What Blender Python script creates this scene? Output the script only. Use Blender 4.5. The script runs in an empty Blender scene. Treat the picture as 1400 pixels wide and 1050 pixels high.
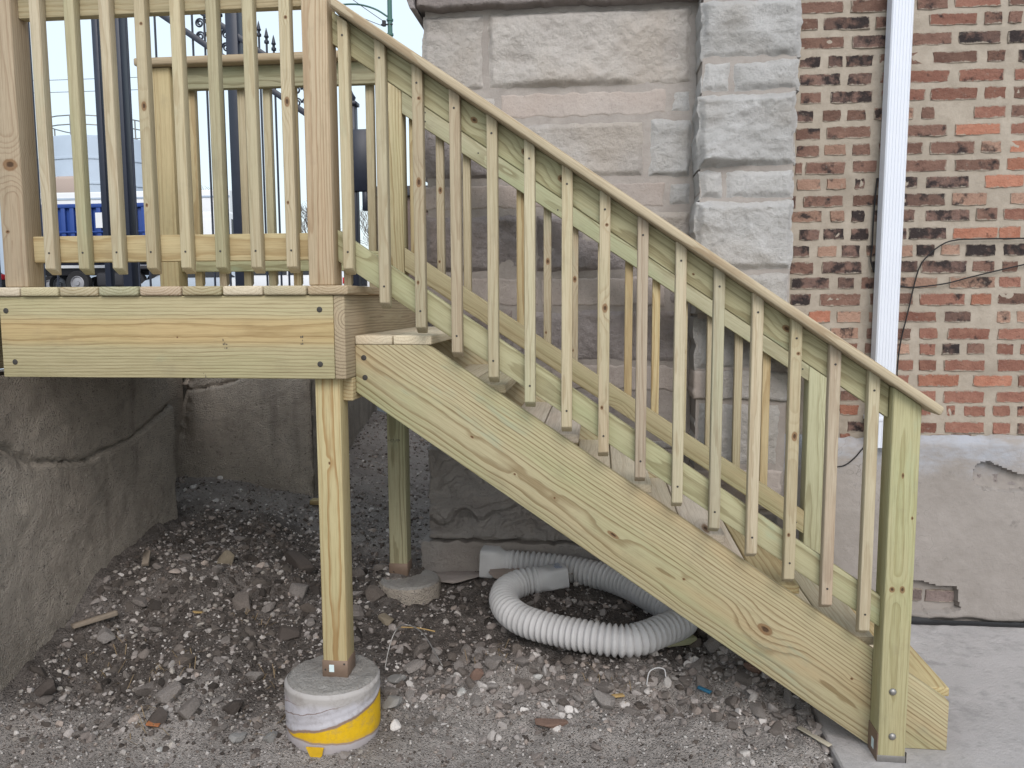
import bpy, bmesh, math, random
import numpy as np
from mathutils import Vector, Matrix
random.seed(7)
SC = bpy.context.scene
COL = SC.collection
R = math.radians

# ------------------------------------------------------------------ camera, sky, sun, exposure
cd = bpy.data.cameras.new('camera'); cam = bpy.data.objects.new('camera', cd); COL.objects.link(cam)
cd.sensor_fit = 'HORIZONTAL'; cd.sensor_width = 36.0; cd.lens = 36.0*1094.9/1400
cd.clip_start = .05; cd.clip_end = 600
def cam_axes(yaw, pitch, roll):
    a, b, c = R(yaw), R(pitch), R(roll)
    right = Vector((math.cos(a), math.sin(a), 0)); fh = Vector((-math.sin(a), math.cos(a), 0)); up = Vector((0, 0, 1))
    fwd = fh*math.cos(b)-up*math.sin(b); u = fh*math.sin(b)+up*math.cos(b)
    return right*math.cos(c)-u*math.sin(c), right*math.sin(c)+u*math.cos(c), fwd
_r, _u, _f = cam_axes(6.19, 5.95, .236)
M = Matrix((_r, _u, -_f)).transposed().to_4x4(); M.translation = Vector((0, -2.6417, -.0534))
cam.matrix_world = M
SC.camera = cam

world = bpy.data.worlds.new('World'); SC.world = world; world.use_nodes = True
wn, wl = world.node_tree.nodes, world.node_tree.links
wn.clear()
SUN_EL, SUN_ROT = R(40), R(168)
sky = wn.new('ShaderNodeTexSky'); sky.sky_type = 'NISHITA'; sky.sun_disc = False
sky.sun_elevation = SUN_EL; sky.sun_rotation = SUN_ROT; sky.dust_density = 3; sky.air_density = 1.2
b1 = wn.new('ShaderNodeBackground'); b1.inputs['Strength'].default_value = .055
wl.new(sky.outputs[0], b1.inputs['Color'])
# even high cloud cover: pale, slightly blue, with soft broad patches
tc = wn.new('ShaderNodeTexCoord'); nz = wn.new('ShaderNodeTexNoise'); nz.inputs['Scale'].default_value = 1.6; nz.inputs['Detail'].default_value = 4
wl.new(tc.outputs['Generated'], nz.inputs['Vector'])
cr = wn.new('ShaderNodeValToRGB'); cr.color_ramp.elements[0].position = .35; cr.color_ramp.elements[1].position = .7
cr.color_ramp.elements[0].color = (.76, .89, .97, 1); cr.color_ramp.elements[1].color = (.88, .96, 1, 1)
wl.new(nz.outputs['Fac'], cr.inputs[0])
b2 = wn.new('ShaderNodeBackground'); b2.inputs['Strength'].default_value = .76
wl.new(cr.outputs[0], b2.inputs['Color'])
ad = wn.new('ShaderNodeAddShader'); wo = wn.new('ShaderNodeOutputWorld')
wl.new(b1.outputs[0], ad.inputs[0]); wl.new(b2.outputs[0], ad.inputs[1]); wl.new(ad.outputs[0], wo.inputs['Surface'])

sd = bpy.data.lights.new('sun', 'SUN'); sd.energy = 1.45; sd.angle = R(32); sd.color = (1, .95, .93)
so = bpy.data.objects.new('sun', sd); COL.objects.link(so)
# sun direction from the same elevation and rotation as the sky's
_sv = Vector((math.sin(SUN_ROT)*math.cos(SUN_EL), math.cos(SUN_ROT)*math.cos(SUN_EL), math.sin(SUN_EL)))
so.rotation_euler = _sv.to_track_quat('Z', 'Y').to_euler(); so.location = (0, -4, 6)

SC.view_settings.view_transform = 'Standard'; SC.view_settings.look = 'None'
SC.view_settings.exposure = .20; SC.view_settings.gamma = 1; SC.view_settings.use_curve_mapping = False
SC.render.engine = 'CYCLES'
SC.cycles.max_bounces = 6

# ------------------------------------------------------------------ noise helpers
def _hash(ix, iy, iz, s):
    n = (ix.astype(np.int64)*374761393 + iy.astype(np.int64)*668265263 + iz.astype(np.int64)*2147483647 + s*974634777) & 0xffffffff
    n = (n ^ (n >> 13))*1274126177 & 0xffffffff
    n = (n ^ (n >> 16)) & 0xffffffff
    return n/4294967295.0
def vnoise(x, y, z=None, s=0):
    x = np.asarray(x, float); y = np.asarray(y, float); z = np.zeros_like(x) if z is None else np.asarray(z, float)
    xi, yi, zi = np.floor(x), np.floor(y), np.floor(z); fx, fy, fz = x-xi, y-yi, z-zi
    fx, fy, fz = [t*t*(3-2*t) for t in (fx, fy, fz)]
    def h(a, b, c): return _hash(xi+a, yi+b, zi+c, s)
    a = h(0,0,0)*(1-fx)+h(1,0,0)*fx; b = h(0,1,0)*(1-fx)+h(1,1,0)*fx
    c = h(0,0,1)*(1-fx)+h(1,0,1)*fx; d = h(0,1,1)*(1-fx)+h(1,1,1)*fx
    return ((a*(1-fy)+b*fy)*(1-fz)+(c*(1-fy)+d*fy)*fz)*2-1
def fbm(x, y, z=None, s=0, o=4, g=.5):
    t = 0; a = 1; n = 0; f = 1
    for k in range(o):
        t = t+a*vnoise(np.asarray(x)*f, np.asarray(y)*f, None if z is None else np.asarray(z)*f, s+k*17); n += a; a *= g; f *= 2.03
    return t/n
def ridged(x, y, z=None, s=0, o=4):
    t = 0; a = 1; n = 0; f = 1
    for k in range(o):
        t = t+a*(1-2*np.abs(vnoise(np.asarray(x)*f, np.asarray(y)*f, None if z is None else np.asarray(z)*f, s+k*31))); n += a; a *= .5; f *= 2.1
    return t/n
def sstep(a, b, x):
    t = np.clip((x-a)/(b-a), 0, 1); return t*t*(3-2*t)

# ------------------------------------------------------------------ object helpers
def tag(o, label=None, cat=None, group=None, kind=None):
    if label: o['label'] = label
    if cat: o['category'] = cat
    if group: o['group'] = group
    if kind: o['kind'] = kind
    return o
def empty(name, loc, label, cat, group=None):
    o = bpy.data.objects.new(name, None); COL.objects.link(o); o.location = loc; o.empty_display_size = .1
    return tag(o, label, cat, group)
def link(name, me, mat=None, parent=None, mw=None):
    o = bpy.data.objects.new(name, me); COL.objects.link(o)
    if mat is not None and not me.materials: me.materials.append(mat)
    if parent is not None:
        o.parent = parent; o.matrix_parent_inverse = Matrix.Identity(4)
        P = WM(parent)
        o.matrix_local = P.inverted() @ (mw if mw is not None else Matrix.Identity(4))
    elif mw is not None: o.matrix_local = mw
    return o
def WM(o):
    m = o.matrix_basis.copy()
    while o.parent: o = o.parent; m = o.matrix_basis @ m
    return m
def smooth(me, ang=None):
    me.polygons.foreach_set('use_smooth', [True]*len(me.polygons))
    if ang: me.set_sharp_from_angle(angle=R(ang))
    return me
def mesh_np(name, V, F):
    V = np.asarray(V, np.float32); F = np.asarray(F, np.int32)
    me = bpy.data.meshes.new(name); k = F.shape[1]
    me.vertices.add(len(V)); me.vertices.foreach_set('co', V.ravel())
    me.loops.add(F.size); me.loops.foreach_set('vertex_index', F.ravel())
    me.polygons.add(len(F)); me.polygons.foreach_set('loop_start', np.arange(0, F.size, k, dtype=np.int32))
    try: me.polygons.foreach_set('loop_total', np.full(len(F), k, np.int32))
    except Exception: pass
    me.update(calc_edges=True); me.validate()
    return me
def grid_faces(nu, nv):
    i = np.arange(nu-1)[:, None]*nv + np.arange(nv-1)[None, :]
    i = i.ravel(); return np.stack([i, i+nv, i+nv+1, i+1], 1)
def frame(ex, ey):
    ex = Vector(ex).normalized(); ey = Vector(ey); ey = (ey-ex*ey.dot(ex)).normalized(); ez = ex.cross(ey)
    return Matrix((ex, ey, ez)).transposed()
FX = frame((1,0,0), (0,0,1)); FY = frame((0,1,0), (1,0,0)); FZ = frame((0,0,1), (1,0,0))
def bm_mesh(bm, name):
    me = bpy.data.meshes.new(name); bmesh.ops.recalc_face_normals(bm, faces=bm.faces[:]); bm.to_mesh(me); bm.free(); return me
def hexa_mesh(cs, fr, bev=.003, seg=2, name='board'):
    """cs: 8 world corners, index = ix + 2*iy + 4*iz ; returns mesh in local grain frame and its world matrix"""
    o = sum((Vector(c) for c in cs), Vector())/8
    inv = fr.transposed()
    bm = bmesh.new(); vs = [bm.verts.new(inv @ (Vector(c)-o)) for c in cs]
    for q in ((0,1,3,2), (4,6,7,5), (0,4,5,1), (2,3,7,6), (0,2,6,4), (1,5,7,3)): bm.faces.new([vs[i] for i in q])
    if bev: bmesh.ops.bevel(bm, geom=bm.edges[:], offset=bev, segments=seg, affect='EDGES', profile=.5, clamp_overlap=True)
    me = bm_mesh(bm, name)
    if bev: smooth(me, 50)
    mw = fr.to_4x4(); mw.translation = o
    return me, mw
def box8(x, y, z):
    return [(x[i & 1], y[(i >> 1) & 1], z[(i >> 2) & 1]) for i in range(8)]
def lum(name, parent, mat, x, y, z, fr=FX, bev=.003, seg=2):
    me, mw = hexa_mesh(box8(x, y, z), fr, bev, seg, name); return link(name, me, mat, parent, mw)
def prism(name, parent, mat, poly, y0, y1, fr, bev=.003):
    """poly in world XZ, extruded along Y"""
    o = Vector((sum(p[0] for p in poly)/len(poly), (y0+y1)/2, sum(p[1] for p in poly)/len(poly)))
    inv = fr.transposed(); bm = bmesh.new()
    a = [bm.verts.new(inv @ (Vector((p[0], y0, p[1]))-o)) for p in poly]; b = [bm.verts.new(inv @ (Vector((p[0], y1, p[1]))-o)) for p in poly]
    bm.faces.new(a); bm.faces.new(b[::-1])
    for i in range(len(a)): j = (i+1) % len(a); bm.faces.new([a[i], b[i], b[j], a[j]])
    if bev: bmesh.ops.bevel(bm, geom=bm.edges[:], offset=bev, segments=2, affect='EDGES', profile=.5, clamp_overlap=True)
    me = bm_mesh(bm, name)
    if bev: smooth(me, 50)
    mw = fr.to_4x4(); mw.translation = o
    return link(name, me, mat, parent, mw)
def disc_mesh(r, d, seg=12, name='screw', dome=0):
    """disc facing -Y, front at y=0"""
    bm = bmesh.new(); rings = [(r, d), (r, 0)] + ([(r*.75, -dome*.6), (r*.35, -dome)] if dome else [(r*.45, 0), (r*.3, .0015)])
    prev = None
    for rr, yy in rings:
        cur = [bm.verts.new((rr*math.cos(2*math.pi*k/seg), yy, rr*math.sin(2*math.pi*k/seg))) for k in range(seg)]
        if prev:
            for k in range(seg): bm.faces.new([prev[k], prev[(k+1) % seg], cur[(k+1) % seg], cur[k]])
        prev = cur
    bm.faces.new(prev); me = bm_mesh(bm, name); return smooth(me, 40)
def tube_np(path, rad, seg=8, closed_ends=True):
    P = np.asarray(path, float); n = len(P); rad = np.full(n, rad) if np.isscalar(rad) else np.asarray(rad, float)
    T = np.gradient(P, axis=0); T /= np.linalg.norm(T, axis=1)[:, None]+1e-12
    up = np.array([0, 0, 1.]) if abs(T[0][2]) < .9 else np.array([1., 0, 0])
    N = np.zeros_like(P); N[0] = np.cross(T[0], up); N[0] /= np.linalg.norm(N[0])
    for i in range(1, n):
        v = N[i-1]-T[i]*np.dot(N[i-1], T[i]); N[i] = v/np.linalg.norm(v)
    B = np.cross(T, N); a = np.arange(seg)/seg*2*np.pi
    V = P[:, None, :]+rad[:, None, None]*(np.cos(a)[None, :, None]*N[:, None, :]+np.sin(a)[None, :, None]*B[:, None, :])
    V = V.reshape(-1, 3); F = []
    i = (np.arange(n-1)[:, None]*seg+np.arange(seg)[None, :]).ravel(); j = (np.arange(n-1)[:, None]*seg+(np.arange(seg)[None, :]+1) % seg).ravel()
    F = np.stack([i, j, j+seg, i+seg], 1)
    if closed_ends:
        V = np.vstack([V, P[0], P[-1]]); c0, c1 = n*seg, n*seg+1
        k = np.arange(seg); k2 = (k+1) % seg
        F = np.vstack([F, np.stack([k2, k, np.full(seg, c0), np.full(seg, c0)], 1), np.stack([k+(n-1)*seg, k2+(n-1)*seg, np.full(seg, c1), np.full(seg, c1)], 1)])
    return V, F
def join_np(parts):
    V = []; F = []; n = 0
    for v, f in parts: V.append(v); F.append(np.asarray(f)+n); n += len(v)
    return np.vstack(V), np.vstack(F)
def quads_mesh(name, V, F):
    # quads where the last index may repeat (triangle)
    me = bpy.data.meshes.new(name); FL = [tuple(f) if f[2] != f[3] else tuple(f[:3]) for f in F.tolist()] if isinstance(F, np.ndarray) else F
    me.from_pydata([tuple(v) for v in V], [], FL); me.update(); return me
def tube(name, parent, mat, path, rad, seg=8, mw=None):
    V, F = tube_np(path, rad, seg)
    return link(name, smooth(quads_mesh(name, V, F), 60), mat, parent, mw)
def spline(pts, n):
    P = np.asarray(pts, float); m = len(P); t = np.linspace(0, m-1, n); i = np.clip(t.astype(int), 0, m-2); u = (t-i)[:, None]
    g = lambda k: P[np.clip(k, 0, m-1)]
    a, b, c, d = g(i-1), g(i), g(i+1), g(i+2)
    return .5*((2*b)+(-a+c)*u+(2*a-5*b+4*c-d)*u*u+(-a+3*b-3*c+d)*u**3)

# ------------------------------------------------------------------ material helpers
class NT:
    def __init__(s, name, rough=.8, spec=.3):
        s.m = bpy.data.materials.new(name); s.m.use_nodes = True; s.t = s.m.node_tree; s.n = s.t.nodes; s.l = s.t.links
        s.b = s.n['Principled BSDF']; s.b.inputs['Roughness'].default_value = rough; s.b.inputs['Specular IOR Level'].default_value = spec
    def new(s, t, **k):
        n = s.n.new(t)
        for a, v in k.items(): setattr(n, a, v)
        return n
    def set(s, sock, v):
        if hasattr(v, 'is_linked') or isinstance(v, bpy.types.NodeSocket): s.l.new(v, sock)
        else:
            if isinstance(v, (tuple, list)) and len(v) == 3 and sock.type == 'RGBA': v = (*v, 1)
            sock.default_value = v
    def math(s, op, a, b=0.0, c=0.0, clamp=False):
        n = s.new('ShaderNodeMath', operation=op, use_clamp=clamp)
        for i, v in enumerate((a, b, c)): s.set(n.inputs[i], v)
        return n.outputs[0]
    def vmath(s, op, a, b=(0,0,0)):
        n = s.new('ShaderNodeVectorMath', operation=op); s.set(n.inputs[0], a); s.set(n.inputs[1], b)
        return n.outputs['Value'] if op in ('LENGTH', 'DOT_PRODUCT', 'DISTANCE') else n.outputs[0]
    def noise(s, v, scale, detail=3, rough=.5, dist=0, out='Fac'):
        n = s.new('ShaderNodeTexNoise'); s.set(n.inputs['Vector'], v); n.inputs['Scale'].default_value = scale
        n.inputs['Detail'].default_value = detail; n.inputs['Roughness'].default_value = rough; n.inputs['Distortion'].default_value = dist
        return n.outputs[out]
    def voro(s, v, scale, feature='F1', out='Distance', rnd=1):
        n = s.new('ShaderNodeTexVoronoi', feature=feature); s.set(n.inputs['Vector'], v); n.inputs['Scale'].default_value = scale; n.inputs['Randomness'].default_value = rnd
        return n.outputs[out]
    def ramp(s, f, a, b, smooth=False):
        n = s.new('ShaderNodeMapRange', clamp=True); n.interpolation_type = 'SMOOTHSTEP' if smooth else 'LINEAR'
        s.set(n.inputs[0], f); n.inputs[1].default_value = a; n.inputs[2].default_value = b; return n.outputs[0]
    def mix(s, f, a, b, mode='MIX'):
        n = s.new('ShaderNodeMix', data_type='RGBA', blend_type=mode); s.set(n.inputs[0], f); s.set(n.inputs[6], a); s.set(n.inputs[7], b); return n.outputs[2]
    def coord(s, w='Object'): return s.new('ShaderNodeTexCoord').outputs[w]
    def mapping(s, v, scale=(1,1,1), loc=(0,0,0)):
        n = s.new('ShaderNodeMapping'); s.set(n.inputs[0], v); n.inputs['Scale'].default_value = scale; n.inputs['Location'].default_value = loc; return n.outputs[0]
    def sep(s, v):
        n = s.new('ShaderNodeSeparateXYZ'); s.set(n.inputs[0], v); return n.outputs
    def comb(s, x, y, z):
        n = s.new('ShaderNodeCombineXYZ'); s.set(n.inputs[0], x); s.set(n.inputs[1], y); s.set(n.inputs[2], z); return n.outputs[0]
    def bump(s, h, strength=.5, dist=.01, nrm=None):
        n = s.new('ShaderNodeBump'); n.inputs['Strength'].default_value = strength; n.inputs['Distance'].default_value = dist; s.set(n.inputs['Height'], h)
        if nrm is not None: s.set(n.inputs['Normal'], nrm)
        s.l.new(n.outputs[0], s.b.inputs['Normal']); return n.outputs[0]
    def color(s, c): s.set(s.b.inputs['Base Color'], c); return s.m
    def rnd(s): return s.new('ShaderNodeObjectInfo').outputs['Random']
def plain(name, col, rough=.6, spec=.4, metal=0, var=.12, scale=30, bump=0):
    t = NT(name, rough, spec); t.b.inputs['Metallic'].default_value = metal
    o = t.coord(); f = t.noise(o, scale, 4, .6)
    t.color(t.mix(f, tuple(c*(1-var) for c in col), tuple(min(1, c*(1+var)) for c in col)))
    if bump: t.bump(t.noise(o, scale*3, 4, .6), bump, .004)
    return t.m
def wood(name, base=(.46,.40,.265), late=(.265,.19,.095), green=.35, pink=.15, ring=.011, knots=None, knotscale=(1.6,7,7), wet=1.0, drift=.014, knot_amt=1.0, pith=(.0,-.07), contrast=.8, py=None, band=None):
    """treated pine: growth rings cut through by the board (solid texture along local X), knots that bend them, green stain"""
    t = NT(name, .72, .25); o = t.coord(); rn = t.rnd()
    off = t.comb(t.math('MULTIPLY', rn, 37.3), t.math('MULTIPLY', rn, 11.7), t.math('MULTIPLY', rn, 5.1))
    p = t.vmath('ADD', o, off)
    x, y, z = t.sep(o)
    r2 = t.math('FRACT', t.math('MULTIPLY', rn, 91.7)); r3 = t.math('FRACT', t.math('MULTIPLY', rn, 313.3))
    # slow wander of the pith along the board
    wz = t.noise(t.mapping(p, (.9, .6, .6)), 1, 2, .5, 0, 'Color'); wv = t.vmath('SUBTRACT', wz, (.5,.5,.5)); wx, wy, _ = t.sep(wv)
    yy = t.math('ADD', t.math('ADD', y, t.math('MULTIPLY', wx, drift*5)), t.math('MULTIPLY', t.math('SUBTRACT', r2, .5+pith[0]*10), .09))
    zz = t.math('ADD', t.math('ADD', z, t.math('MULTIPLY', wy, drift*3)), t.math('ADD', -pith[1]+0.0, t.math('MULTIPLY', r3, .05)))
    if py is not None: yy = t.math('ADD', t.math('ADD', y, t.math('MULTIPLY', wx, drift*5)), -py)
    rad = t.math('SQRT', t.math('ADD', t.math('MULTIPLY', yy, yy), t.math('MULTIPLY', zz, zz)))
    # fine waviness
    rad = t.math('ADD', rad, t.math('MULTIPLY', t.math('SUBTRACT', t.noise(t.mapping(p, (3.5, 16, 16)), 1, 3, .55), .5), .014))
    kmask = None
    if knots is None:
        vn = t.new('ShaderNodeTexVoronoi', feature='F1'); t.set(vn.inputs['Vector'], t.mapping(p, knotscale)); vn.inputs['Scale'].default_value = 1
        d = vn.outputs['Distance']; c = t.sep(vn.outputs['Color'])[0]; on = t.ramp(c, .50, .53)
        infl = t.math('MULTIPLY', t.ramp(d, .30, .0, True), on)
        rad = t.math('ADD', rad, t.math('MULTIPLY', infl, .03*knot_amt))
        d = t.math('ADD', d, t.math('MULTIPLY', t.math('SUBTRACT', t.noise(p, 60, 3, .6), .5), .05)); kmask = t.math('MULTIPLY', t.ramp(d, .105, .075), on); kcore = t.math('MULTIPLY', t.ramp(d, .055, .03), on)
    else:
        infl = 0.0; kmask = 0.0; kcore = 0.0
        wob = t.math('MULTIPLY', t.math('SUBTRACT', t.noise(p, 40, 3, .6), .5), .5)
        for (kx, ky, rx, ry, am) in knots:
            dx = t.math('DIVIDE', t.math('SUBTRACT', x, kx), rx); dy = t.math('DIVIDE', t.math('SUBTRACT', y, ky), ry)
            d = t.math('ADD', t.math('SQRT', t.math('ADD', t.math('MULTIPLY', dx, dx), t.math('MULTIPLY', dy, dy))), wob)
            g = t.math('MULTIPLY', t.ramp(d, 6, .0, True), am)
            rad = t.math('ADD', rad, t.math('MULTIPLY', g, ry*1.6))
            k1 = t.ramp(d, 1.15, .9); kmask = t.math('MAXIMUM', kmask, k1); kcore = t.math('MAXIMUM', kcore, t.ramp(d, .6, .35))
    ph = t.math('MULTIPLY', rad, 1/ring); ph = t.math('ADD', ph, t.math('MULTIPLY', t.noise(t.mapping(p, (.3, 8, 8)), 1, 2), 1.2))
    fr = t.math('FRACT', ph)
    lw = t.math('MULTIPLY', t.ramp(fr, .50, .88, True), t.ramp(fr, 1.0, .94))
    cell = t.math('FLOOR', ph); cw = t.new('ShaderNodeTexWhiteNoise', noise_dimensions='1D'); t.set(cw.inputs['W'], cell)
    lw = t.math('MULTIPLY', lw, t.math('ADD', .45, t.math('MULTIPLY', cw.outputs['Value'], .55)))
    fib = t.noise(t.mapping(p, (6, 260, 260)), 1, 4, .6)
    fib2 = t.noise(t.mapping(p, (14, 700, 700)), 1, 2, .5)
    big = t.noise(t.mapping(p, (1.3, 5, 5)), 1, 3, .6); big2 = t.noise(t.mapping(t.vmath('ADD', p, (9,3,4)), (.9, 7, 7)), 1, 3, .6)
    gcol = tuple(a*b for a, b in zip(base, (.80, .97, .84))); pcol = tuple(a*b for a, b in zip(base, (1.05, .88, .80)))
    c = t.mix(t.math('MULTIPLY', t.ramp(big, .42, .72, True), green), base, gcol)
    c = t.mix(t.math('MULTIPLY', t.ramp(big2, .5, .72, True), pink), c, pcol)
    c = t.mix(t.math('MULTIPLY', lw, contrast), c, t.mix(t.math('MULTIPLY', t.ramp(big, .4, .7), green), late, tuple(a*b for a, b in zip(late, (.93, 1.0, .92)))))
    c = t.mix(t.math('MULTIPLY', t.ramp(fib, .46, .68), .42), c, t.mix(1.0, c, (.55,.5,.42), 'MULTIPLY'))
    c = t.mix(t.math('MULTIPLY', t.ramp(fib2, .58, .72), .30), c, t.mix(1.0, c, (.4,.36,.3), 'MULTIPLY'))
    if band: c = t.mix(t.math('MULTIPLY', t.math('MULTIPLY', t.ramp(y, band[0]-.03, band[0]+.01, True), t.ramp(y, band[1]+.03, band[1]-.01, True)), .6), c, t.mix(1., c, (1.12,.88,.66), 'MULTIPLY'))
    # bluish-green preservative blush
    st = t.math('MULTIPLY', t.ramp(t.noise(t.mapping(p, (2.2, 9, 9)), 1, 4, .65), .60, .74, True), min(1, green*1.2))
    c = t.mix(t.math('MULTIPLY', st, .6), c, (.30,.40,.30))
    # per board tone, dirt smudges
    tone = t.math('ADD', .84, t.math('MULTIPLY', r2, .26)); c = t.mix(1.0, c, t.comb(tone, tone, t.math('MULTIPLY', tone, t.math('ADD', .93, t.math('MULTIPLY', r3, .12)))), 'MULTIPLY')
    sm = t.ramp(t.noise(t.vmath('ADD', o, off), 9, 5, .7), .56, .76); c = t.mix(t.math('MULTIPLY', sm, .22*wet), c, (.19,.165,.12))
    c = t.mix(1.0, c, (.975,.955,.955), 'MULTIPLY')
    c = t.mix(t.math('MULTIPLY', kmask, .8), c, (.20,.105,.048)); c = t.mix(t.math('MULTIPLY', kcore, .85), c, (.055,.03,.018))
    t.color(c)
    h = t.math('SUBTRACT', t.math('MULTIPLY', fib, .6), t.math('MULTIPLY', lw, .5)); h = t.math('SUBTRACT', h, t.math('MULTIPLY', kcore, 2.0))
    t.bump(h, .6, .002)
    t.set(t.b.inputs['Roughness'], t.math('ADD', .62, t.math('MULTIPLY', fib, .25)))
    return t.m
W_MIX = wood('treated pine')
W_GREEN = wood('green treated pine', (.42,.405,.265), (.22,.19,.105), green=.6, pink=.15)
W_PALE = wood('pale pine', (.51,.45,.315), (.35,.265,.16), green=.25, pink=.15, ring=.007, knotscale=(1.3,5,5), contrast=.5, drift=.008)
W_YEL = wood('yellow pine', (.51,.425,.25), (.33,.23,.11), green=.15, pink=.3, ring=.013)
W_PINK = wood('pink brown pine', (.47,.385,.27), (.32,.22,.135), green=.1, pink=.35, ring=.009)
W_TREAD = wood('lightened tread pine', (.66,.59,.47), (.52,.43,.32), green=.05, pink=.25, ring=.012, wet=.9, contrast=.5)  # paler than the other pine: light from above is put into the colour
W_CAP = wood('rail cap pine', (.49,.42,.29), (.33,.245,.15), green=.12, pink=.3, ring=.010, knotscale=(1.0,6,6))

def mat_stone(name, a, b, warm, scale=6, bumpd=.012):
    t = NT(name, .9, .15); o = t.coord(); rn = t.rnd(); p = t.vmath('ADD', o, t.comb(t.math('MULTIPLY', rn, 51.), t.math('MULTIPLY', rn, 17.), rn))
    n1 = t.noise(p, scale, 6, .65); n2 = t.noise(p, scale*.35, 3, .5); n3 = t.noise(p, 90, 4, .7)
    c = t.mix(t.ramp(n1, .32, .68), a, b); c = t.mix(t.math('MULTIPLY', t.ramp(n2, .45, .65, True), .7), c, warm)
    c = t.mix(t.math('MULTIPLY', t.ramp(n3, .5, .8), .35), c, t.mix(1., c, (.5,.5,.5), 'MULTIPLY'))
    tone = t.math('ADD', .88, t.math('MULTIPLY', rn, .22)); c = t.mix(1., c, t.comb(tone, tone, tone), 'MULTIPLY')
    dk = t.ramp(t.noise(p, scale*1.7, 6, .8), .60, .74); c = t.mix(t.math('MULTIPLY', dk, .45), c, (.15,.135,.13))
    pit = t.ramp(t.noise(p, 45, 5, .8), .62, .70); c = t.mix(t.math('MULTIPLY', pit, .4), c, (.16,.15,.145))
    t.color(c); h = t.math('ADD', t.noise(p, 28, 9, .78), t.math('MULTIPLY', n3, .35)); t.bump(h, 1., bumpd*1.5); return t.m
M_STONE = mat_stone('mauve limestone', (.42,.385,.36), (.54,.505,.475), (.48,.425,.375))
M_STONE_DARK = mat_stone('weathered grey limestone', (.30,.27,.265), (.42,.38,.375), (.34,.285,.26))
M_STONE_SAW = mat_stone('sawn brown sandstone', (.37,.325,.30), (.46,.41,.38), (.41,.345,.31), bumpd=.004)
M_STONE_PIL = mat_stone('pale grey limestone', (.42,.41,.40), (.54,.53,.525), (.46,.43,.40))
M_STONE_BASE = mat_stone('dusty base stone', (.33,.305,.29), (.46,.43,.41), (.38,.335,.305), bumpd=.018)
def mat_mortar(name, a, b):
    t = NT(name, .95, .1); o = t.coord(); n = t.noise(o, 14, 6, .7); n2 = t.noise(o, 3, 3)
    c = t.mix(t.ramp(n, .3, .7), a, b); c = t.mix(t.math('MULTIPLY', t.ramp(n2, .5, .7, True), .4), c, tuple(v*.75 for v in a))
    t.color(c); t.bump(t.noise(o, 60, 7, .75), .7, .006); return t.m
M_MORTAR = mat_mortar('tan brick mortar', (.32,.275,.225), (.43,.375,.315))
M_MORTAR_S = mat_mortar('grey stone mortar', (.31,.28,.26), (.40,.365,.34))
def mat_brick(name, a, b, char):
    t = NT(name, .9, .15); o = t.coord(); rn = t.rnd(); p = t.vmath('ADD', o, t.comb(t.math('MULTIPLY', rn, 77.), t.math('MULTIPLY', rn, 31.), rn))
    n1 = t.noise(p, 16, 6, .7); n2 = t.noise(p, 60, 5, .7); c = t.mix(t.ramp(n1, .3, .7), a, b)
    r2 = t.math('FRACT', t.math('MULTIPLY', rn, 57.3))
    tone = t.math('ADD', .78, t.math('MULTIPLY', r2, .42)); c = t.mix(1., c, t.comb(tone, tone, tone), 'MULTIPLY')
    ch = t.ramp(t.noise(p, 13, 4, .6), .70-.42*char, .78-.36*char); c = t.mix(t.math('MULTIPLY', ch, .92), c, (.035,.030,.031))
    mo = t.ramp(t.noise(p, 34, 5, .75), .60, .72); c = t.mix(t.math('MULTIPLY', mo, .5), c, (.36,.31,.26))
    c = t.mix(t.math('MULTIPLY', t.ramp(n2, .55, .75), .4), c, t.mix(1., c, (.4,.4,.4), 'MULTIPLY'))
    gx, gy, gz_ = t.sep(t.coord('Generated')); ex_ = t.math('MULTIPLY', t.math('MINIMUM', gx, t.math('SUBTRACT', 1, gx)), 3.6); ez_ = t.math('MINIMUM', gz_, t.math('SUBTRACT', 1, gz_))
    ed = t.math('SUBTRACT', t.math('MINIMUM', ex_, ez_), t.math('MULTIPLY', t.math('SUBTRACT', t.noise(p, 30, 5, .75), .46), .55))
    c = t.mix(t.math('MULTIPLY', t.ramp(ed, .12, .04), .9), c, t.mix(n2, (.31,.26,.21), (.42,.365,.305)))
    t.color(c); t.bump(t.math('ADD', t.noise(p, 45, 8, .75), n1), 1., .012); return t.m
BRK = {'b': mat_brick('brown brick', (.155,.088,.07), (.24,.145,.112), .34), 'd': mat_brick('charred brick', (.14,.095,.085), (.23,.14,.11), .66),
       'r': mat_brick('red brick', (.235,.108,.082), (.325,.17,.125), .22), 'o': mat_brick('orange brick', (.35,.145,.095), (.43,.21,.145), .08),
       't': mat_brick('peach brick', (.32,.195,.145), (.41,.265,.20), .35)}
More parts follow.
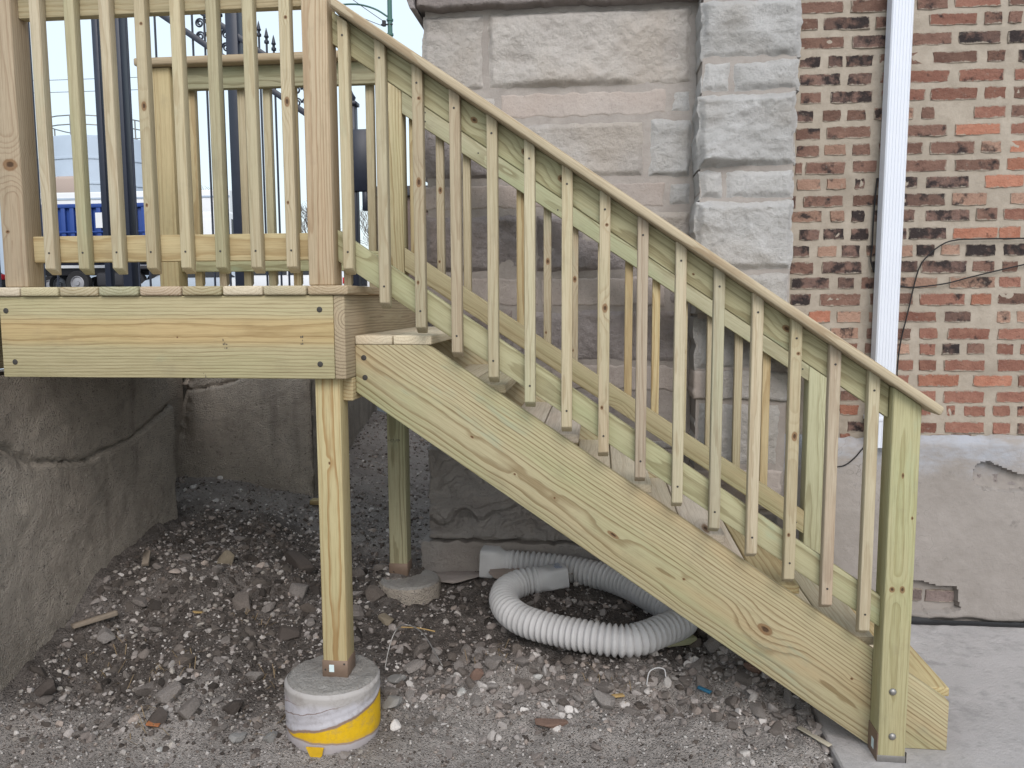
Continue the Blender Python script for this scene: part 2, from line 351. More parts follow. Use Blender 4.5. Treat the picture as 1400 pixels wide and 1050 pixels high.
def mat_plaster():
    t = NT('grey cement render', .92, .12); o = t.coord(); x, y, z = t.sep(o)
    n1 = t.noise(o, 3, 6, .65); n2 = t.noise(o, 14, 5, .7); n3 = t.noise(o, 120, 3, .6)
    c = t.mix(t.ramp(n1, .3, .7), (.265,.24,.22), (.345,.315,.295))
    c = t.mix(t.math('MULTIPLY', t.ramp(n2, .62, .72), .55), c, (.16,.145,.135))
    zz = t.math('ADD', z, t.math('MULTIPLY', t.math('SUBTRACT', t.noise(o, 5, 5, .7), .5), .30))
    band = t.ramp(zz, -.90, -.78, True); c = t.mix(t.math('MULTIPLY', band, t.math('MULTIPLY', t.ramp(t.noise(t.mapping(o, (3,1,9)), 2, 4, .6), .35, .65), .8)), c, (.38,.40,.45))
    c = t.mix(t.math('MULTIPLY', t.ramp(n3, .6, .8), .3), c, (.2,.19,.18))
    cr_ = t.voro(t.vmath('ADD', o, t.vmath('SCALE', t.noise(o, 4, 3, .5, 0, 'Color'), (0,0,0))), 2.3, 'DISTANCE_TO_EDGE'); 
    c = t.mix(t.math('MULTIPLY', t.ramp(cr_, .006, .001), t.math('MULTIPLY', t.ramp(n1, .5, .6), .5)), c, (.13,.12,.11))
    t.color(c); t.bump(t.math('ADD', n2, t.math('MULTIPLY', t.noise(o, 70, 6, .7), .5)), .55, .008); return t.m
M_PLASTER = mat_plaster()
def mat_concrete(name, a, b, agg, aggscale=140, patch=None, bd=.006):
    t = NT(name, .93, .12); o = t.coord(); n1 = t.noise(o, 2.2, 6, .65); n2 = t.noise(o, 11, 5, .7)
    c = t.mix(t.ramp(n1, .3, .7), a, b); c = t.mix(t.math('MULTIPLY', t.ramp(n2, .5, .7), .4), c, tuple(v*.55 for v in a))
    v = t.new('ShaderNodeTexVoronoi', feature='F1'); t.set(v.inputs['Vector'], o); v.inputs['Scale'].default_value = aggscale
    vc = t.sep(v.outputs['Color']); peb = t.math('MULTIPLY', t.ramp(v.outputs['Distance'], .45, .3), t.ramp(vc[0], .55, .6))
    c = t.mix(t.math('MULTIPLY', peb, agg), c, t.mix(vc[1], (.16,.15,.145), (.55,.50,.44)))
    ppt = t.ramp(t.noise(o, 38, 5, .8), .60, .68); c = t.mix(t.math('MULTIPLY', ppt, min(1, agg)), c, (.09,.083,.076))
    # dark streaks running down
    st = t.ramp(t.noise(t.mapping(o, (7,7,.7)), 1, 4, .6), .55, .72, True); c = t.mix(t.math('MULTIPLY', st, .35), c, tuple(v*.35 for v in a))
    t.color(c); t.bump(t.math('ADD', t.math('MULTIPLY', t.ramp(v.outputs['Distance'], .6, 0), agg), t.math('MULTIPLY', t.noise(o, 50, 8, .8), 2.0)), 1., bd*1.5); return t.m
M_CONC_OLD = mat_concrete('old exposed aggregate concrete', (.35,.305,.26), (.57,.505,.435), .9)
M_CONC_SLAB = mat_concrete('pale concrete slab', (.41,.39,.385), (.53,.505,.50), .12, 200, bd=.003)
M_CONC_FOOT = mat_concrete('footing concrete', (.33,.31,.29), (.45,.43,.41), .35, 120)
def mat_dirt():
    t = NT('loose brown grey dirt', .97, .08); o = t.coord('Object'); n1 = t.noise(o, 1.7, 6, .65); n2 = t.noise(o, 18, 7, .75); n3 = t.noise(o, 150, 4, .7)
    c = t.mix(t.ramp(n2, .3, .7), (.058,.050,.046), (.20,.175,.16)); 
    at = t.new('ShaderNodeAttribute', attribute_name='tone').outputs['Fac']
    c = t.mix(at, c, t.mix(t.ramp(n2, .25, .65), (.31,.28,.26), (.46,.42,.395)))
    v = t.new('ShaderNodeTexVoronoi', feature='F1'); t.set(v.inputs['Vector'], o); v.inputs['Scale'].default_value = 130
    vc = t.sep(v.outputs['Color']); peb = t.math('MULTIPLY', t.ramp(v.outputs['Distance'], .42, .25), t.ramp(vc[0], .6, .65))
    c = t.mix(t.math('MULTIPLY', peb, .7), c, t.mix(vc[1], (.13,.12,.11), (.45,.42,.38)))
    t.color(c); t.bump(t.math('ADD', t.math('MULTIPLY', n2, 1.5), t.math('ADD', n3, t.ramp(v.outputs['Distance'], .5, 0))), 1., .012); return t.m
M_DIRT = mat_dirt()
def mat_rock():
    t = NT('rubble stone', .93, .12); o = t.coord(); rn = t.rnd(); p = t.vmath('ADD', o, t.comb(t.math('MULTIPLY', rn, 77.), t.math('MULTIPLY', rn, 31.), rn))
    n1 = t.noise(p, 12, 6, .7); c = t.mix(rn, (.20,.17,.15), (.40,.37,.355)); c = t.mix(t.math('MULTIPLY', t.ramp(n1, .4, .65), .6), c, t.mix(1., c, (.5,.46,.42), 'MULTIPLY'))
    t.color(c); t.bump(t.noise(p, 50, 7, .75), .9, .008); return t.m
M_ROCK = mat_rock()
def mat_gravel():
    t = NT('crushed stone gravel', .92, .12); o = t.coord(); at = t.new('ShaderNodeAttribute', attribute_name='tint').outputs['Color']
    n1 = t.noise(o, 120, 4, .7); t.color(t.mix(1., at, t.mix(n1, (.6,.6,.6), (1.2,1.2,1.2)), 'MULTIPLY')); t.bump(n1, .6, .004); return t.m
M_GRAVEL = mat_gravel()
M_IRON = plain('navy black painted iron', (.020,.026,.045), .45, .5, 0, .25, 20)
M_STEEL = plain('dull galvanised steel', (.30,.29,.28), .45, .5, .8, .2, 80)
M_SCREW = plain('dark coated screw', (.06,.055,.05), .5, .4, .4, .2, 80)
M_BRACKET = plain('bronze coated bracket', (.22,.155,.115), .55, .4, .25, .15, 60)
M_PIPE = plain('dusty white plastic', (.56,.555,.56), .6, .3, 0, .22, 7)
M_SPOUT = plain('white painted aluminium', (.66,.69,.76), .4, .4, 0, .03, 6)
M_BLACK = plain('black rubber cable', (.018,.017,.018), .6, .3, 0, .2, 30)
M_TAR = plain('black tar', (.018,.018,.02), .55, .4, 0, .4, 60, .8)
M_LABEL = plain('pale blue label', (.62,.74,.76), .6, .3, 0, .05, 60)
M_INK = plain('blue ink', (.10,.20,.42), .6, .3, 0, .1, 60)
M_INKG = plain('grey lumber stamp ink', (.10,.09,.075), .8, .1, 0, .3, 90)
# ------------------------------------------------------------------ GROUND
def wall_near(x): return x
def gz(x, y):
    x = np.asarray(x, float); y = np.asarray(y, float)
    z = -1.635+.145*sstep(-.15, 1.25, y)
    z = z+.05*sstep(1.4, 5, y)
    left = 1-sstep(-2.05, -1.05, x)
    z = z+left*(.19*sstep(-.25, .9, y)+.03*sstep(1.2, 2.2, y)) + (1-sstep(-2.35, -1.95, x))*.07*sstep(-.5, .2, y)
    z = z+.05*np.exp(-((x+1.55)**2/.10+(y-.95)**2/.12)) + .035*np.exp(-((x+.5)**2/.09+(y-.45)**2/.04)) + .06*np.exp(-((x-.62)**2/.05+(y-.42)**2/.09))
    z = z-.03*np.exp(-((x+.97)**2/.04+(y-.62)**2/.02))+.135*np.exp(-((x+1.0)**2/.022+(y-1.17)**2/.022))-.045*np.exp(-((x+.957)**2/.05+(y-.0)**2/.05))*0
    rough = sstep(-.25, .25, y)*(1-sstep(1.5, 2.0, y)*.8)
    z = z+rough*.045*np.clip(fbm(x*2.6, y*2.6, s=13, o=3)*1.8, -1, 1)*(x < .75)
    z = z+.05*left*rough*np.clip(fbm(x*4.5+3, y*4.5, s=19, o=3)*2.2-.2, 0, 1)
    z = z+(.008+.030*rough)*fbm(x*5, y*5, s=3, o=5) + (.004+.012*rough)*ridged(x*16, y*16, s=9, o=3)+.010*rough*np.abs(vnoise(x*34, y*34, s=15))
    z = z - .10*sstep(.70, .82, x)*sstep(-.9, -.6, y)*0
    under = sstep(.78, .86, x); z = z*(1-under)+(-1.72)*under
    return z
def make_ground():
    xs = np.concatenate([np.linspace(-9, -2.7, 20), np.arange(-2.66, 1.0, .0125), np.linspace(1.05, 9, 20)])
    ys = np.concatenate([np.linspace(-9, -1.3, 16), np.arange(-1.26, 2.0, .0125), np.linspace(2.04, 5.2, 90)])
    X, Y = np.meshgrid(xs, ys, indexing='ij'); Z = gz(X, Y)
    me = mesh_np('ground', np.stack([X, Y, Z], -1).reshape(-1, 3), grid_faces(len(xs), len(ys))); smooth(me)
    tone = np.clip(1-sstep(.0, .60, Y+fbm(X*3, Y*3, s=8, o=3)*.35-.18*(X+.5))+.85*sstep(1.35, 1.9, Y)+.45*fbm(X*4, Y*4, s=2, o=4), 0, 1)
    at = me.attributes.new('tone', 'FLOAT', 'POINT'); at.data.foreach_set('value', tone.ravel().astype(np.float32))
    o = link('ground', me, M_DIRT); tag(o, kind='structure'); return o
make_ground()
# concrete landing slab
def make_slab():
    n = 60; ys = np.linspace(-6, 1.262, n); e = .815+.010*fbm(ys*3, ys*0, s=4)+.004*fbm(ys*20, ys*0, s=5)
    prof = [(0, -1.72), (0, -1.606), (.006, -1.599), (.02, -1.597)]
    V = []; 
    for i in range(n):
        for dx, z in prof: V.append((e[i]+dx, ys[i], z))
        for x in (1.2, 2, 3.5, 9): V.append((x, ys[i], -1.597))
    me = mesh_np('concrete_pavement', V, grid_faces(n, 8)); smooth(me, 40)
    tag(link('concrete_pavement', me, M_CONC_SLAB), kind='structure')
make_slab()
# street level behind the retaining walls
def slabbox(name, x, y, z, mat, kind='structure'):
    me, mw = hexa_mesh(box8(x, y, z), FX, 0, name=name); o = link(name, me, mat, None, mw); tag(o, kind=kind); return o
M_ASPH = plain('worn grey asphalt', (.11,.11,.115), .9, .2, 0, .2, 9, .5)
def make_street():
    V = [(-90,-12,-.33),(-2.50,-12,-.33),(-2.50,1.9,-.33),(-2.78,1.9,-.33),(-2.78,2.28,-.33),(-1.95,2.28,-.33),(-2.28,5.3,-.33),(-.95,5.3,-.33),(-.95,12,-.2),(-90,12,-.2),(-90,26,.2),(60,26,.2),(60,12,-.2),(-90,200,.3),(60,200,.3)]
    me = bpy.data.meshes.new('street'); me.from_pydata(V, [], [(0,1,2,3,4,9),(4,5,6,9),(6,7,8,9),(9,8,12,11,10),(10,11,14,13)]); me.update()
    tag(link('street', me, M_ASPH), kind='structure')
make_street()

# ------------------------------------------------------------------ RETAINING WALLS
def poly_dist(u, v, pts):
    d = np.full(u.shape, 9.); s = np.zeros(u.shape)
    for (a, b), (c, e) in zip(pts[:-1], pts[1:]):
        t = np.clip(((u-a)*(c-a)+(v-b)*(e-b))/((c-a)**2+(e-b)**2), 0, 1); dd = np.hypot(u-a-t*(c-a), v-b-t*(e-b))
        m = dd < d; d = np.where(m, dd, d); s = np.where(m, (c-a)*(v-b)-(e-b)*(u-a), s)
    return d, np.sign(s)
def make_wall_left():
    t = empty('retaining_wall', (-2.4, .3, -1.7), 'dark old concrete wall under the deck on the left with a long sloping crack', 'wall')
    ys = np.arange(-1.3, 1.461, .0105); zs = np.arange(-1.75, -.325, .0105); Y, Z = np.meshgrid(ys, zs, indexing='ij')
    wy = Y+.012*fbm(Y*14, Z*14, s=5); wz = Z+.014*fbm(Y*12, Z*12, s=6)
    d, sg = poly_dist(wy, wz, [(-1.3,-.50),(-.1,-.60),(.149,-.60),(.338,-.709),(.664,-.753),(1.008,-.719),(1.46,-.585)])
    low = (sg < 0)
    X = -2.285+.02*low+.018*fbm(Y*1.6, Z*1.6, s=1, o=3)+.004*fbm(Y*18, Z*18, s=2, o=4)
    chip = np.clip(1-d/(.012+.02*np.exp(-((Y-.25)/.12)**2)), 0, 1); X = X-.035*chip
    edge = sstep(1.36, 1.46, Y+.03*fbm(Z*7, Z*0, s=11)); X = X-.10*edge**2
    Yo = Y+.10*(-Z-.6)*sstep(1.0, 1.46, Y)*.6
    me = mesh_np('wall_face', np.stack([X, Yo, Z], -1).reshape(-1, 3), grid_faces(len(ys), len(zs))); smooth(me)
    link('wall_face', me, M_CONC_OLD, t, Matrix.Identity(4))
    slab = lum('wall_core', t, M_CONC_OLD, (-2.52, -2.44), (-1.3, 1.45), (-1.8, -.335), FY, 0)
make_wall_left()
def make_wall_back():
    t = empty('retaining_wall', (-2.2, 2.2, -1.5), 'tan concrete wall section behind the front deck post, chipped at its upper left', 'wall')
    # front face then the side that runs away from the viewer
    L1 = .92; u = np.concatenate([np.arange(0, L1, .011), L1+np.arange(0, 3.2, .03)]); zs = np.arange(-1.6, -.325, .0115); U, Z = np.meshgrid(u, zs, indexing='ij')
    f = U < L1; s = np.clip(U-L1, 0, 9); bx = np.where(f, -2.70+U, -1.78-.15*s); by = np.where(f, 2.17, 2.17+.985*s)
    n = .02*fbm(U*2, Z*2, s=21, o=3)+.005*fbm(U*20, Z*20, s=22, o=4)
    d, sg = poly_dist(U+.01*fbm(U*14, Z*14, s=5), Z+.012*fbm(U*12, Z*12, s=6), [(.0,-.62),(.2,-.60),(.42,-.55),(.62,-.46),(.95,-.40)])
    n = n-.03*np.clip(1-d/.012, 0, 1)-.012*(sg > 0)
    chip = (1-sstep(.02, .17, U+.07*fbm(U*9, Z*7, s=31, o=4)))*sstep(-1.2, -.55, Z+.1*fbm(U*6, Z*6, s=8)); n = n-.14*chip+.05*chip*ridged(U*11, Z*11, s=3)
    rc = np.exp(-((U-L1)/.03)**2); n = n-.015*rc*(1+fbm(Z*9, Z*0, s=6)) - .03*(sstep(.70, .80, U)*(1-sstep(.86, .92, U)))*sstep(-.95, -1.15, Z)*0
    by2 = np.where(f, by-n, by); bx2 = np.where(f, bx, bx+n)
    me = mesh_np('wall_face', np.stack([bx2, by2, Z], -1).reshape(-1, 3), grid_faces(len(u), len(zs))); smooth(me)
    link('wall_face', me, M_CONC_OLD, t, Matrix.Identity(4))
    lum('wall_core', t, M_CONC_OLD, (-2.80, -1.95), (2.37, 2.45), (-1.6, -.335), FX, 0)
    lum('wall_end', t, M_CONC_OLD, (-2.80, -2.70), (1.48, 2.3), (-1.6, -.335), FY, 0)
    lum('wall_return', t, M_CONC_OLD, (-2.80, -2.45), (1.47, 1.49), (-1.6, -.335), FY, 0)
make_wall_back()
tg = empty('retaining_wall', (-1.5, 5.3, -1.5), 'low blue grey painted wall closing the far end of the gap behind the deck', 'wall')
lum('wall_face', tg, plain('blue grey paint', (.26,.29,.33), .8, .2, 0, .2, 6), (-2.3, -.9), (5.3, 5.5), (-1.6, -.34), FX, .01)

# ------------------------------------------------------------------ STONE BUILDING
def rock_block(name, parent, mat, x0, x1, z0, z1, yf, amp, seed, back=.12, res=.0065, style='rock', skew=0, jit=.006):
    nx = max(8, int((x1-x0)/res)); nz_ = max(8, int((z1-z0)/res))
    u = np.linspace(0, 1, nx); v = np.linspace(0, 1, nz_); U, Vv = np.meshgrid(u, v, indexing='ij')
    X = x0+(x1-x0)*U; Z = z0+(z1-z0)*Vv
    e = np.minimum(np.minimum(X-x0, x1-X), np.minimum(Z-z0, z1-Z))
    mar = sstep(0, .035 if style == 'rock' else .008, e)
    if style == 'rock':
        q = fbm(X*4.2, Z*4.8, s=seed, o=4)*1.2+.22*ridged(X*6+.4*fbm(X*3, Z*3, s=seed+4), Z*11, s=seed+1, o=4)
        st = vnoise(X*5, Z*9+1.2*fbm(X*6, Z*6, s=seed+9), s=seed+5)*2.5; led = (np.floor(st)+sstep(.25, .85, st-np.floor(st)))/2.5*.7
        disp = amp*mar*(.55+.55*q+.35*led)+.0035*fbm(X*60, Z*60, s=seed+7, o=3)*mar
    elif style == 'flake':
        w = fbm(X*5, Z*5, s=seed+2, o=3); st = vnoise(X*4+w, Z*12+2*w, s=seed+3)+.5*vnoise(X*9, Z*20+3*w, s=seed+4); led = np.round(st*3)/3
        disp = amp*mar*(.5+.7*led+.35*fbm(X*7, Z*7, s=seed, o=4))+.003*fbm(X*50, Z*50, s=seed, o=3)
    else: disp = amp*mar+.0022*fbm(X*30, Z*30, s=seed, o=4)+.002*fbm(X*6, Z*6, s=seed, o=2)
    # wobble of outline
    ex = 1-sstep(0, .03, np.minimum(X-x0, x1-X)); ez = 1-sstep(0, .03, np.minimum(Z-z0, z1-Z))
    Xo = X+jit*ex*fbm(Z*22, Z*0+seed, s=seed, o=3)*2; Zo = Z+jit*ez*fbm(X*22, X*0+seed, s=seed+1, o=3)*2
    cx, cz = (x0+x1)/2, (z0+z1)/2
    V = np.stack([Xo-cx, -disp, Zo-cz], -1).reshape(-1, 3); F = grid_faces(nx, nz_)
    rim = list(range(0, nx*nz_, nz_)) + [ (nx-1)*nz_+j for j in range(1, nz_)] + [i*nz_+nz_-1 for i in range(nx-2, -1, -1)] + [j for j in range(nz_-2, 0, -1)]
    rim = np.array(rim); n0 = len(V); B = V[rim].copy(); B[:, 1] = back; V = np.vstack([V, B]); k = np.arange(len(rim)); k2 = (k+1) % len(rim)
    F = np.vstack([F, np.stack([rim[k], n0+k, n0+k2, rim[k2]], 1)])
    me = mesh_np(name, V, F); 
    bm = bmesh.new(); bm.from_mesh(me); bmesh.ops.recalc_face_normals(bm, faces=bm.faces[:]); bm.to_mesh(me); bm.free()
    smooth(me, 55); return link(name, me, mat, parent, Matrix.Translation((cx, yf, cz)))
SY = 1.42
sw = empty('stone_wall', (-.2, SY, -1.48), 'mauve rock-faced limestone building wall seen through the stair balusters', 'wall')
lum('mortar', sw, M_MORTAR_S, (-.865, .46), (SY-.004, SY+.30), (-1.34, 1.9), FX, 0)
sb = lambda *a, **k: rock_block('stone_block', sw, *a, **k)
XL, XR = -.885, .452
_s = 100
def row(z0, z1, cuts, mats, amp, style='rock'):
    global _s
    for a, b, m in zip(cuts[:-1], cuts[1:], mats):
        _s += 13; sb(m, a+.006, b-.006, z0+.006, z1-.006, SY, amp, _s, style=style)
row(1.375, 1.9, [XL,-.3,XR], [M_STONE, M_STONE], .03)
row(.972, 1.352, [XL,-.562,.440], [M_STONE, M_STONE], .045)
sb(M_STONE_SAW, -.492, .318, .842, .960, SY, .006, 7, style='saw'); sb(M_STONE, XL, -.505, .842, .960, SY, .012, 8, style='rock'); sb(M_STONE_PIL, .332, .446, .842, .966, SY, .015, 9)
row(.538, .826, [XL,-.46,.222], [M_STONE_DARK, M_STONE], .030); sb(M_STONE_PIL, .232, .446, .538, .826, SY, .035, 211)
sb(M_STONE_SAW, XL, -.08, .402, .522, SY, .006, 17, style='saw'); sb(M_STONE_SAW, -.068, .315, .402, .522, SY, .007, 18, style='saw'); sb(M_STONE_PIL, .330, .446, .402, .522, SY, .018, 19)
row(.078, .382, [XL,-.33,.20], [M_STONE_DARK, M_STONE_DARK], .034); sb(M_STONE, .212, .446, .078, .382, SY, .03, 311)
sb(M_STONE_SAW, XL, -.30, -.084, .058, SY, .007, 27, style='saw'); sb(M_STONE_SAW, -.288, .33, -.084, .058, SY, .008, 28, style='saw'); sb(M_STONE_DARK, .342, .446, -.084, .058, SY, .018, 29)
row(-.374, -.092, [XL,-.42,.14,XR-.006], [M_STONE_DARK]*3, .032)
sb(M_STONE_SAW, XL, -.25, -.506, -.380, SY, .008, 37, style='saw'); tag(sb(M_STONE_SAW, -.24, .446, -.506, -.380, SY, .010, 38, style='saw'), 'long brown stone lintel over the basement opening')
row(-.80, -.512, [XL,-.36,.10], [M_STONE_DARK]*2, .03)
tag(sb(M_STONE_BASE, XL+.01, -.03, -1.285, -.806, SY-.03, .05, 47, style='flake', back=.2), 'flaking rock-faced base block'); sb(M_STONE_BASE, -.02, .44, -1.285, -.98, SY-.02, .03, 48, style='flake', back=.2)
sb(M_STONE_BASE, .10, .44, -.975, -.806, SY-.015, .014, 49, style='rock', back=.16)
# basement opening: recess, frame and pane
lum('opening_reveal', sw, M_STONE_DARK, (.098, .104), (SY, SY+.28), (-.80, -.512), FZ, 0)
lum('window_sill', sw, M_STONE_PIL, (.11, .45), (SY-.01, SY+.2), (-.80, -.765), FX, .004)
gl = NT('dark window glass', .15, .5); gl.color((.02,.022,.028)); M_GLASS = gl.m
wp = lum('window', sw, plain('grey painted sash', (.22,.23,.25), .6, .3), (.11, .45), (SY+.18, SY+.215), (-.765, -.512), FX, .003)
lum('pane', wp, M_GLASS, (.15, .41), (SY+.165, SY+.178), (-.74, -.54), FX, 0)
# step course at the foot and the sill course at the top
st_ = rock_block('base_course', sw, M_STONE_BASE, -.91, .45, -1.475, -1.296, SY-.075, .004, 61, style='saw', back=.5)
co = rock_block('cornice', sw, mat_stone('dark cornice stone', (.24,.21,.20), (.34,.30,.285), (.27,.225,.205)), -.90, .47, 1.362, 1.62, SY-.07, .012, 77, style='saw', back=.6);  # cornice stone coloured darker than the wall blocks
def make_gable():
    # moulded end of the projecting sill: stepped profile in XZ, seen at the top left of the wall
    prism('cornice_end', sw, M_STONE_DARK, [(-.985,1.62),(-.90,1.62),(-.90,1.362),(-.885,1.345),(-.915,1.345),(-.935,1.40),(-.96,1.45),(-.97,1.53)], 1.30, 1.9, FX, .004)
make_gable()
# building body behind (other rooms of the same house)
lum('side_wall', sw, M_STONE, (-.84, .46), (SY+.31, 5.2), (-1.5, 3.2), FY, 0)
lum('upper_wall', sw, M_STONE, (-.86, .46), (SY+.02, SY+.32), (1.905, 3.2), FX, 0)

# pilaster
PY = 1.22
pl = empty('stone_pilaster', (.66, PY, -1.48), 'pale grey rock-faced stone pilaster between the stone wall and the brick wall', 'pilaster')
lum('mortar', pl, M_MORTAR_S, (.462, .878), (PY-.002, 1.6), (-1.6, 2.2), FX, 0)
pb = lambda *a, **k: rock_block('stone_block', pl, *a, **k)
PB = .20
pb(M_STONE_PIL, .458, .892, 1.30, 1.80, PY, .03, 401, back=PB); pb(M_STONE_PIL, .452, .894, 1.036, 1.292, PY, .06, 402, back=PB)
pb(M_STONE_PIL, .462, .590, .888, 1.026, PY, .03, 403, back=PB); pb(M_STONE_PIL, .598, .892, .888, 1.026, PY, .03, 404, back=PB)
pb(M_STONE_PIL, .446, .884, .552, .880, PY, .085, 405, back=PB)
pb(M_STONE_PIL, .458, .566, .410, .542, PY, .03, 406, back=PB); pb(M_STONE_PIL, .574, .884, .410, .542, PY, .03, 407, back=PB)
pb(M_STONE_PIL, .444, .886, .080, .400, PY, .06, 408, back=PB); pb(M_STONE_PIL, .452, .878, -.122, .072, PY, .035, 409, back=PB)
pb(M_STONE_PIL, .450, .880, -.382, -.130, PY, .03, 410, back=PB)
pb(M_STONE_SAW, .452, .53, -.525, -.390, PY-.01, .008, 411, style='saw', back=PB); pb(M_STONE_PIL, .536, .880, -.525, -.390, PY-.012, .008, 412, style='saw', back=PB)
pb(M_STONE_PIL, .462, .862, -.855, -.532, PY+.004, .022, 413, back=PB)
pb(M_STONE_SAW, .455, .868, -1.06, -.864, PY-.005, .008, 414, style='saw', back=PB); pb(M_STONE_BASE, .45, .872, -1.29, -1.068, PY, .02, 415, back=PB)
rock_block('base_course', pl, M_STONE_BASE, .44, .885, -1.62, -1.296, PY-.03, .006, 416, style='saw', back=.25)

# ------------------------------------------------------------------ BRICK WALL
BY = 1.30
bw = empty('brick_wall', (2.0, BY, -1.6), 'old red and charred brick wall with tan mortar and a grey rendered base', 'wall')
def mortar_sheet():
    xs = np.arange(.87, 2.35, .008); zs = np.arange(-.80, 1.75, .008); X, Z = np.meshgrid(xs, zs, indexing='ij')
    Y = BY+.006+.003*fbm(X*25, Z*25, s=71, o=4)+.004*fbm(X*5, Z*5, s=72, o=2)
    me = mesh_np('mortar', np.stack([X, Y, Z], -1).reshape(-1, 3), grid_faces(len(xs), len(zs))); smooth(me); link('mortar', me, M_MORTAR, bw, Matrix.Identity(4))
mortar_sheet()
lum('mortar_bed', bw, M_MORTAR, (2.34, 7), (BY+.006, BY+.2), (-.80, 3.2), FX, 0)
lum('wall_core', bw, M_MORTAR, (.87, 2.34), (BY+.03, BY+.2), (-1.6, 3.2), FX, 0)
def brick_variant(w, h, seed):
    rs = np.random.RandomState(seed); n = 7 if w > .14 else 4; P = []
    J = lambda a=.0035: rs.uniform(-a, a)
    P.append((-w/2+J(), -h/2+.003+J(.002)))
    for k in range(1, n): P.append((-w/2+w*(k+J(.25))/n, -h/2+J(.003)))
    P.append((w/2+J(), -h/2+.003+J(.002)))
    P.append((w/2+J(.003), J(.006)))
    P.append((w/2+J(), h/2-.003+J(.002)))
    for k in range(1, n): P.append((w/2-w*(k+J(.25))/n, h/2+J(.003)))
    P.append((-w/2+J(), h/2-.003+J(.002)))
    P.append((-w/2+J(.003), J(.006)))
    m = len(P); bm = bmesh.new()
    a = [bm.verts.new((x, .05, z)) for x, z in P]; b = [bm.verts.new((x, .004, z)) for x, z in P]; c = [bm.verts.new((x*(1-.006/w), -.001+rs.uniform(-.0018,.001), z*.93)) for x, z in P]
    for A, B in ((a, b), (b, c)):
        for i in range(m): bm.faces.new([A[i], A[(i+1) % m], B[(i+1) % m], B[i]])
    ctr = [bm.verts.new((-w*.25, rs.uniform(-.003,.001), rs.uniform(-.006,.006))), bm.verts.new((w*.25, rs.uniform(-.003,.001), rs.uniform(-.006,.006)))]
    # fan: left half to first centre, right half to second
    prev = None
    for i in range(m):
        j = (i+1) % m; q = ctr[0] if (P[i][0]+P[j][0])/2 < 0 else ctr[1]; bm.faces.new([c[i], c[j], q])
        qi = ctr[0] if (P[i-1][0]+P[i][0])/2 < 0 else ctr[1]
        if qi is not q: bm.faces.new([c[i], q, qi])
    me = bm_mesh(bm, 'brick'); smooth(me, 35); return me
VAR = {}
def get_brick(w, code, k):
    lens = (.05, .08, .10, .125, .16, .20, .235, .29); L = min(lens, key=lambda q: abs(q-w)); key = (L, code, k % 4)
    if key not in VAR:
        VAR[key] = brick_variant(L, .0575, hash(key[0:1])*7 % 9973+ord(code)*3+k % 4); VAR[key].materials.append(BRK[code])
    return VAR[key], w/L
